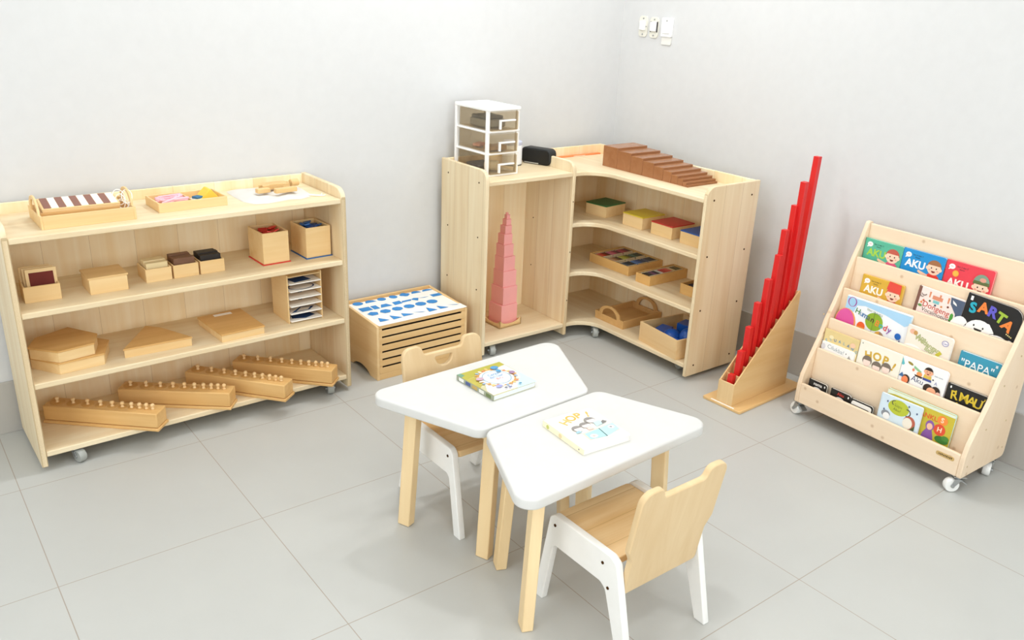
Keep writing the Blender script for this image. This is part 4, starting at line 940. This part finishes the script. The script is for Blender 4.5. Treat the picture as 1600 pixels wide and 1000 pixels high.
rack_book(5, .366, .268, .180, 'large yellow picture book standing behind a light blue one on the lowest tier', 'c9b83c', art=byel, edge='bfe0e8', t=.013, spine='dfe0c8')
def lblue(A, w, h):
    A.ell(.076, h-.036, .042, .030, 'b8c238').text('Siapa', .074, h-.030, .016, '5c6a30', R(-4), -.005).text('Aku?', .072, h-.046, .016, '5c6a30', R(-4), -.005)
    A.ring(.056, h-.022, .010, .007, '4a4e48', 1.2, 4.6).ring(.112, h-.042, .015, .011, '3c403c', -1.8, 1.9)
    A.ell(.128, h-.076, .024, .026, 'b8604c').ell(.122, h-.080, .019, .022, 'ece6d8').put([(.135, h-.1), (.152, h-.1), (.152, h-.078)], '4c5a34').ell(.032, h-.076, .018, .014, '8a9098').ell(.036, h-.084, .014, .014, 'eef0f0')
    for x, z_ in ((.03, h-.025), (.115, h-.015), (.15, h-.03), (.022, h-.06)): A.ell(x, z_, .003, .004, '4a5a80')
rack_book(5, .356, .166, .158, 'light blue picture book with a yellow-green blob in front of the yellow book', 'd3e4ef', art=lblue, front=.0175, t=.009, edge='f0f0ee', tilt=-1)

# ------------------------------------------------------------------ books lying on the tables
def tea_book(A, w, h):
    A.put([(0, h*.74), (w, h*.86), (w, h), (0, h)], 'b0a83c').put([(0, h*.35), (w*.18, h*.48), (w*.3, h*.76), (0, h*.74)], 'b8ac48').put([(0, h*.86), (w*.1, h*.9), (w*.09, h), (0, h)], '6f9a7c')
    A.put([(w*.02, .004), (w*.6, .004), (w*.98, h*.34), (w*.98, h*.84), (w*.3, h*.74), (w*.18, h*.44), (w*.03, h*.2)], 'f0efec').put([(w*.55, 0), (w, 0), (w, h*.55), (w*.88, h*.3), (w*.62, h*.1)], 'c5e0ea')
    A.ring(w*.52, h*.52, .062, .054, 'dba764').ring(w*.52, h*.52, .056, .049, 'f4f0e6').ell(w*.52, h*.52, .046, .046, 'e6eff4').ring(w*.52, h*.52, .048, .045, '8ab0c4')
    for i in range(26):
        a = i*2*PI/26; rr = .058+.010*random.random(); A.ell(w*.52+rr*math.cos(a), h*.52+rr*math.sin(a), .007, .005, ['dfa25c', 'e8c078', 'd98a5a', 'f4e6d0', '9ab0c8'][i % 5], a)
    A.text('Cerita', w*.52, h*.62, .017, '4f86b4', 0, .01).text('dari Laut', w*.52, h*.53, .015, '5a80b8', 0, .01).text('Biru', w*.52, h*.44, .015, 'd0766a', 0, .01)
    A.ell(w*.72, h*.82, .014, .012, '4a90c0').ell(w*.7, h*.68, .008, .01, '4a98c4').ell(w*.2, h*.6, .014, .010, 'c0a0b0').ell(w*.86, h*.5, .010, .010, '9a7a9c').ell(w*.3, h*.2, .012, .008, '9aa0d8').ell(w*.36, h*.09, .006, .004, '4a5060').ell(w*.68, h*.08, .006, .004, '3f86a8').ell(w*.44, h*.07, .008, .004, '6a72a0')
tb = book('picture_book', 'olive and white board book with an orange ring lying on the far table', (1.170, -.468, .474), .176, .186, .0165, 'c9c49a', R(3), art=tea_book, flat=True, edge='dfe8ea', spine='9aa08a', round_=.010)
for i, c in enumerate(('6a7a48', 'e4e4dc', 'c0a058', '4a5a8c', 'e8e8e4')): G().box(-.0012, -.0006, -.0055, .0055, .012+.034*i, .036+.034*i).build('spine_patch', plain(c, .5), tb)
def hop_table(A, w, h):
    for t, x, z_, r_, c in (('H', .05, h-.042, .35, 'd9b662'), ('O', .078, h-.030, .12, 'd9b04c'), ('P', .106, h-.026, -.05, 'd9b04c'), ('!', .136, h-.032, -.4, 'd9b662')): A.text(t, x, z_, .042, c, r_, .03)
    A.put([(.048, .032), (.16, .040), (.172, .086), (.05, .072)], 'e6d2c0').put([(.052, .035), (.104, .028), (.110, .074), (.056, .068)], 'a9d3d8').put([(.106, .028), (.162, .044), (.168, .082), (.112, .074)], 'b4dade').put([(.104, .028), (.107, .028), (.113, .074), (.110, .074)], '4a6a68')
    A.ell(.072, .046, .012, .010, 'f6f2ee').ell(.072, .046, .005, .004, 'e4b8ac').ell(.148, .064, .010, .009, 'f6f2ee').ell(.147, .064, .004, .004, '8a8a90')
    for x, z_ in ((.056, .098), (.088, .104), (.118, .122)): A.ell(x, z_+.003, .018, .016, '8f8a86').ell(x+.001, z_-.002, .0145, .0125, 'f6e6de').put(ell(x, z_+.004, .016, .009, 10, 0, 0, PI), '8f8a86')
    A.put([(.078, .078), (.1, .078), (.096, .094), (.082, .094)], 'f0ccc4').put([(.112, .084), (.148, .092), (.138, .112), (.118, .108)], 'bfe0e8').put([(.136, .088), (.158, .094), (.15, .106), (.14, .1)], '7a7876').put([(.036, .076), (.056, .076), (.05, .088), (.036, .084)], '9cc0cc')
    A.put([(.092, .014), (.13, .019), (.13, .0205), (.092, .0155)], 'b0a49c')
hb = book('picture_book', 'pale cream board book titled HOP! lying on the near table', (1.182, -.862, .4655+.0085), .170, .190, .017, 'f3f0e6', R(-4), art=hop_table, flat=True, edge='f4f1e8', spine='f3eacb', round_=.010)
for zz_, c, r_ in ((.165, 'c0c46a', .008), (.105, 'e2cfa0', .009), (.02, '8a8880', .003)): G().cyl((-.0012, 0, zz_), (-.0006, 0, zz_), r_*.8, n=12).build('spine_mark', plain(c, .5), hb)

# ------------------------------------------------------------------ light
def lamp(x, y, w, size, col=(.985, .99, 1), shape='DISK'):
    l = bpy.data.lights.new('ceiling_lamp', 'AREA'); l.energy = w; l.shape = shape; l.size = size; l.color = col
    o = bpy.data.objects.new('ceiling_lamp', l); COL.objects.link(o); o.location = (x, y, zc-.02); return o
lamp(1.85, .40, 19, .2); lamp(2.70, .02, 10, .2); lamp(.75, .58, 10, .2); lamp(.3, -1.9, 7, .3); lamp(2.0, -2.0, 9, .3); lamp(-1.6, -1.2, 9, .4); lamp(.5, -3.6, 10, .5)
def panel(name, loc, rot, sx, sy, w, col):
    l = bpy.data.lights.new(name, 'AREA'); l.energy = w; l.shape = 'RECTANGLE'; l.size = sx; l.size_y = sy; l.color = col
    o = bpy.data.objects.new(name, l); COL.objects.link(o); o.location = loc; o.rotation_euler = rot
panel('ceiling_fill', (.3, -1.9, zc-.03), (0, 0, 0), 4.5, 4.0, 13, (.97, .985, 1))  # added broad fill light under the ceiling, not a fitting
panel('front_fill', (.4, y0+.03, 1.7), (PI/2, 0, 0), 3.6, 1.8, 72, (.97, .985, 1))  # added fill from behind the camera, brightens upright faces; no window modelled
panel('side_fill', (x0+.03, -1.6, 1.6), (PI/2, 0, -PI/2), 3.0, 1.6, 54, (.97, .985, 1))  # added fill from the left to lift side faces; no window modelled
wd = bpy.data.worlds.new('world'); bpy.context.scene.world = wd; wd.use_nodes = True
wd.node_tree.nodes['Background'].inputs[0].default_value = (.9, .92, .95, 1); wd.node_tree.nodes['Background'].inputs[1].default_value = .3

# ------------------------------------------------------------------ camera
cam = bpy.data.cameras.new('camera'); co = bpy.data.objects.new('camera', cam); COL.objects.link(co)
cam.sensor_width = 36; cam.sensor_fit = 'HORIZONTAL'; cam.lens = 1317.5365/1600*36; cam.clip_start = .02
co.rotation_mode = 'XYZ'; co.location = (-.2185, -2.2976, 1.6207); co.rotation_euler = (1.2011, -.0396, -.6537)
sc = bpy.context.scene; sc.camera = co
sc.view_settings.view_transform = 'Standard'; sc.view_settings.look = 'None'; sc.view_settings.gamma = 1; sc.view_settings.exposure = -.2
sc.cycles.use_denoising = True; sc.cycles.max_bounces = 12; sc.cycles.diffuse_bounces = 9; sc.cycles.transparent_max_bounces = 16
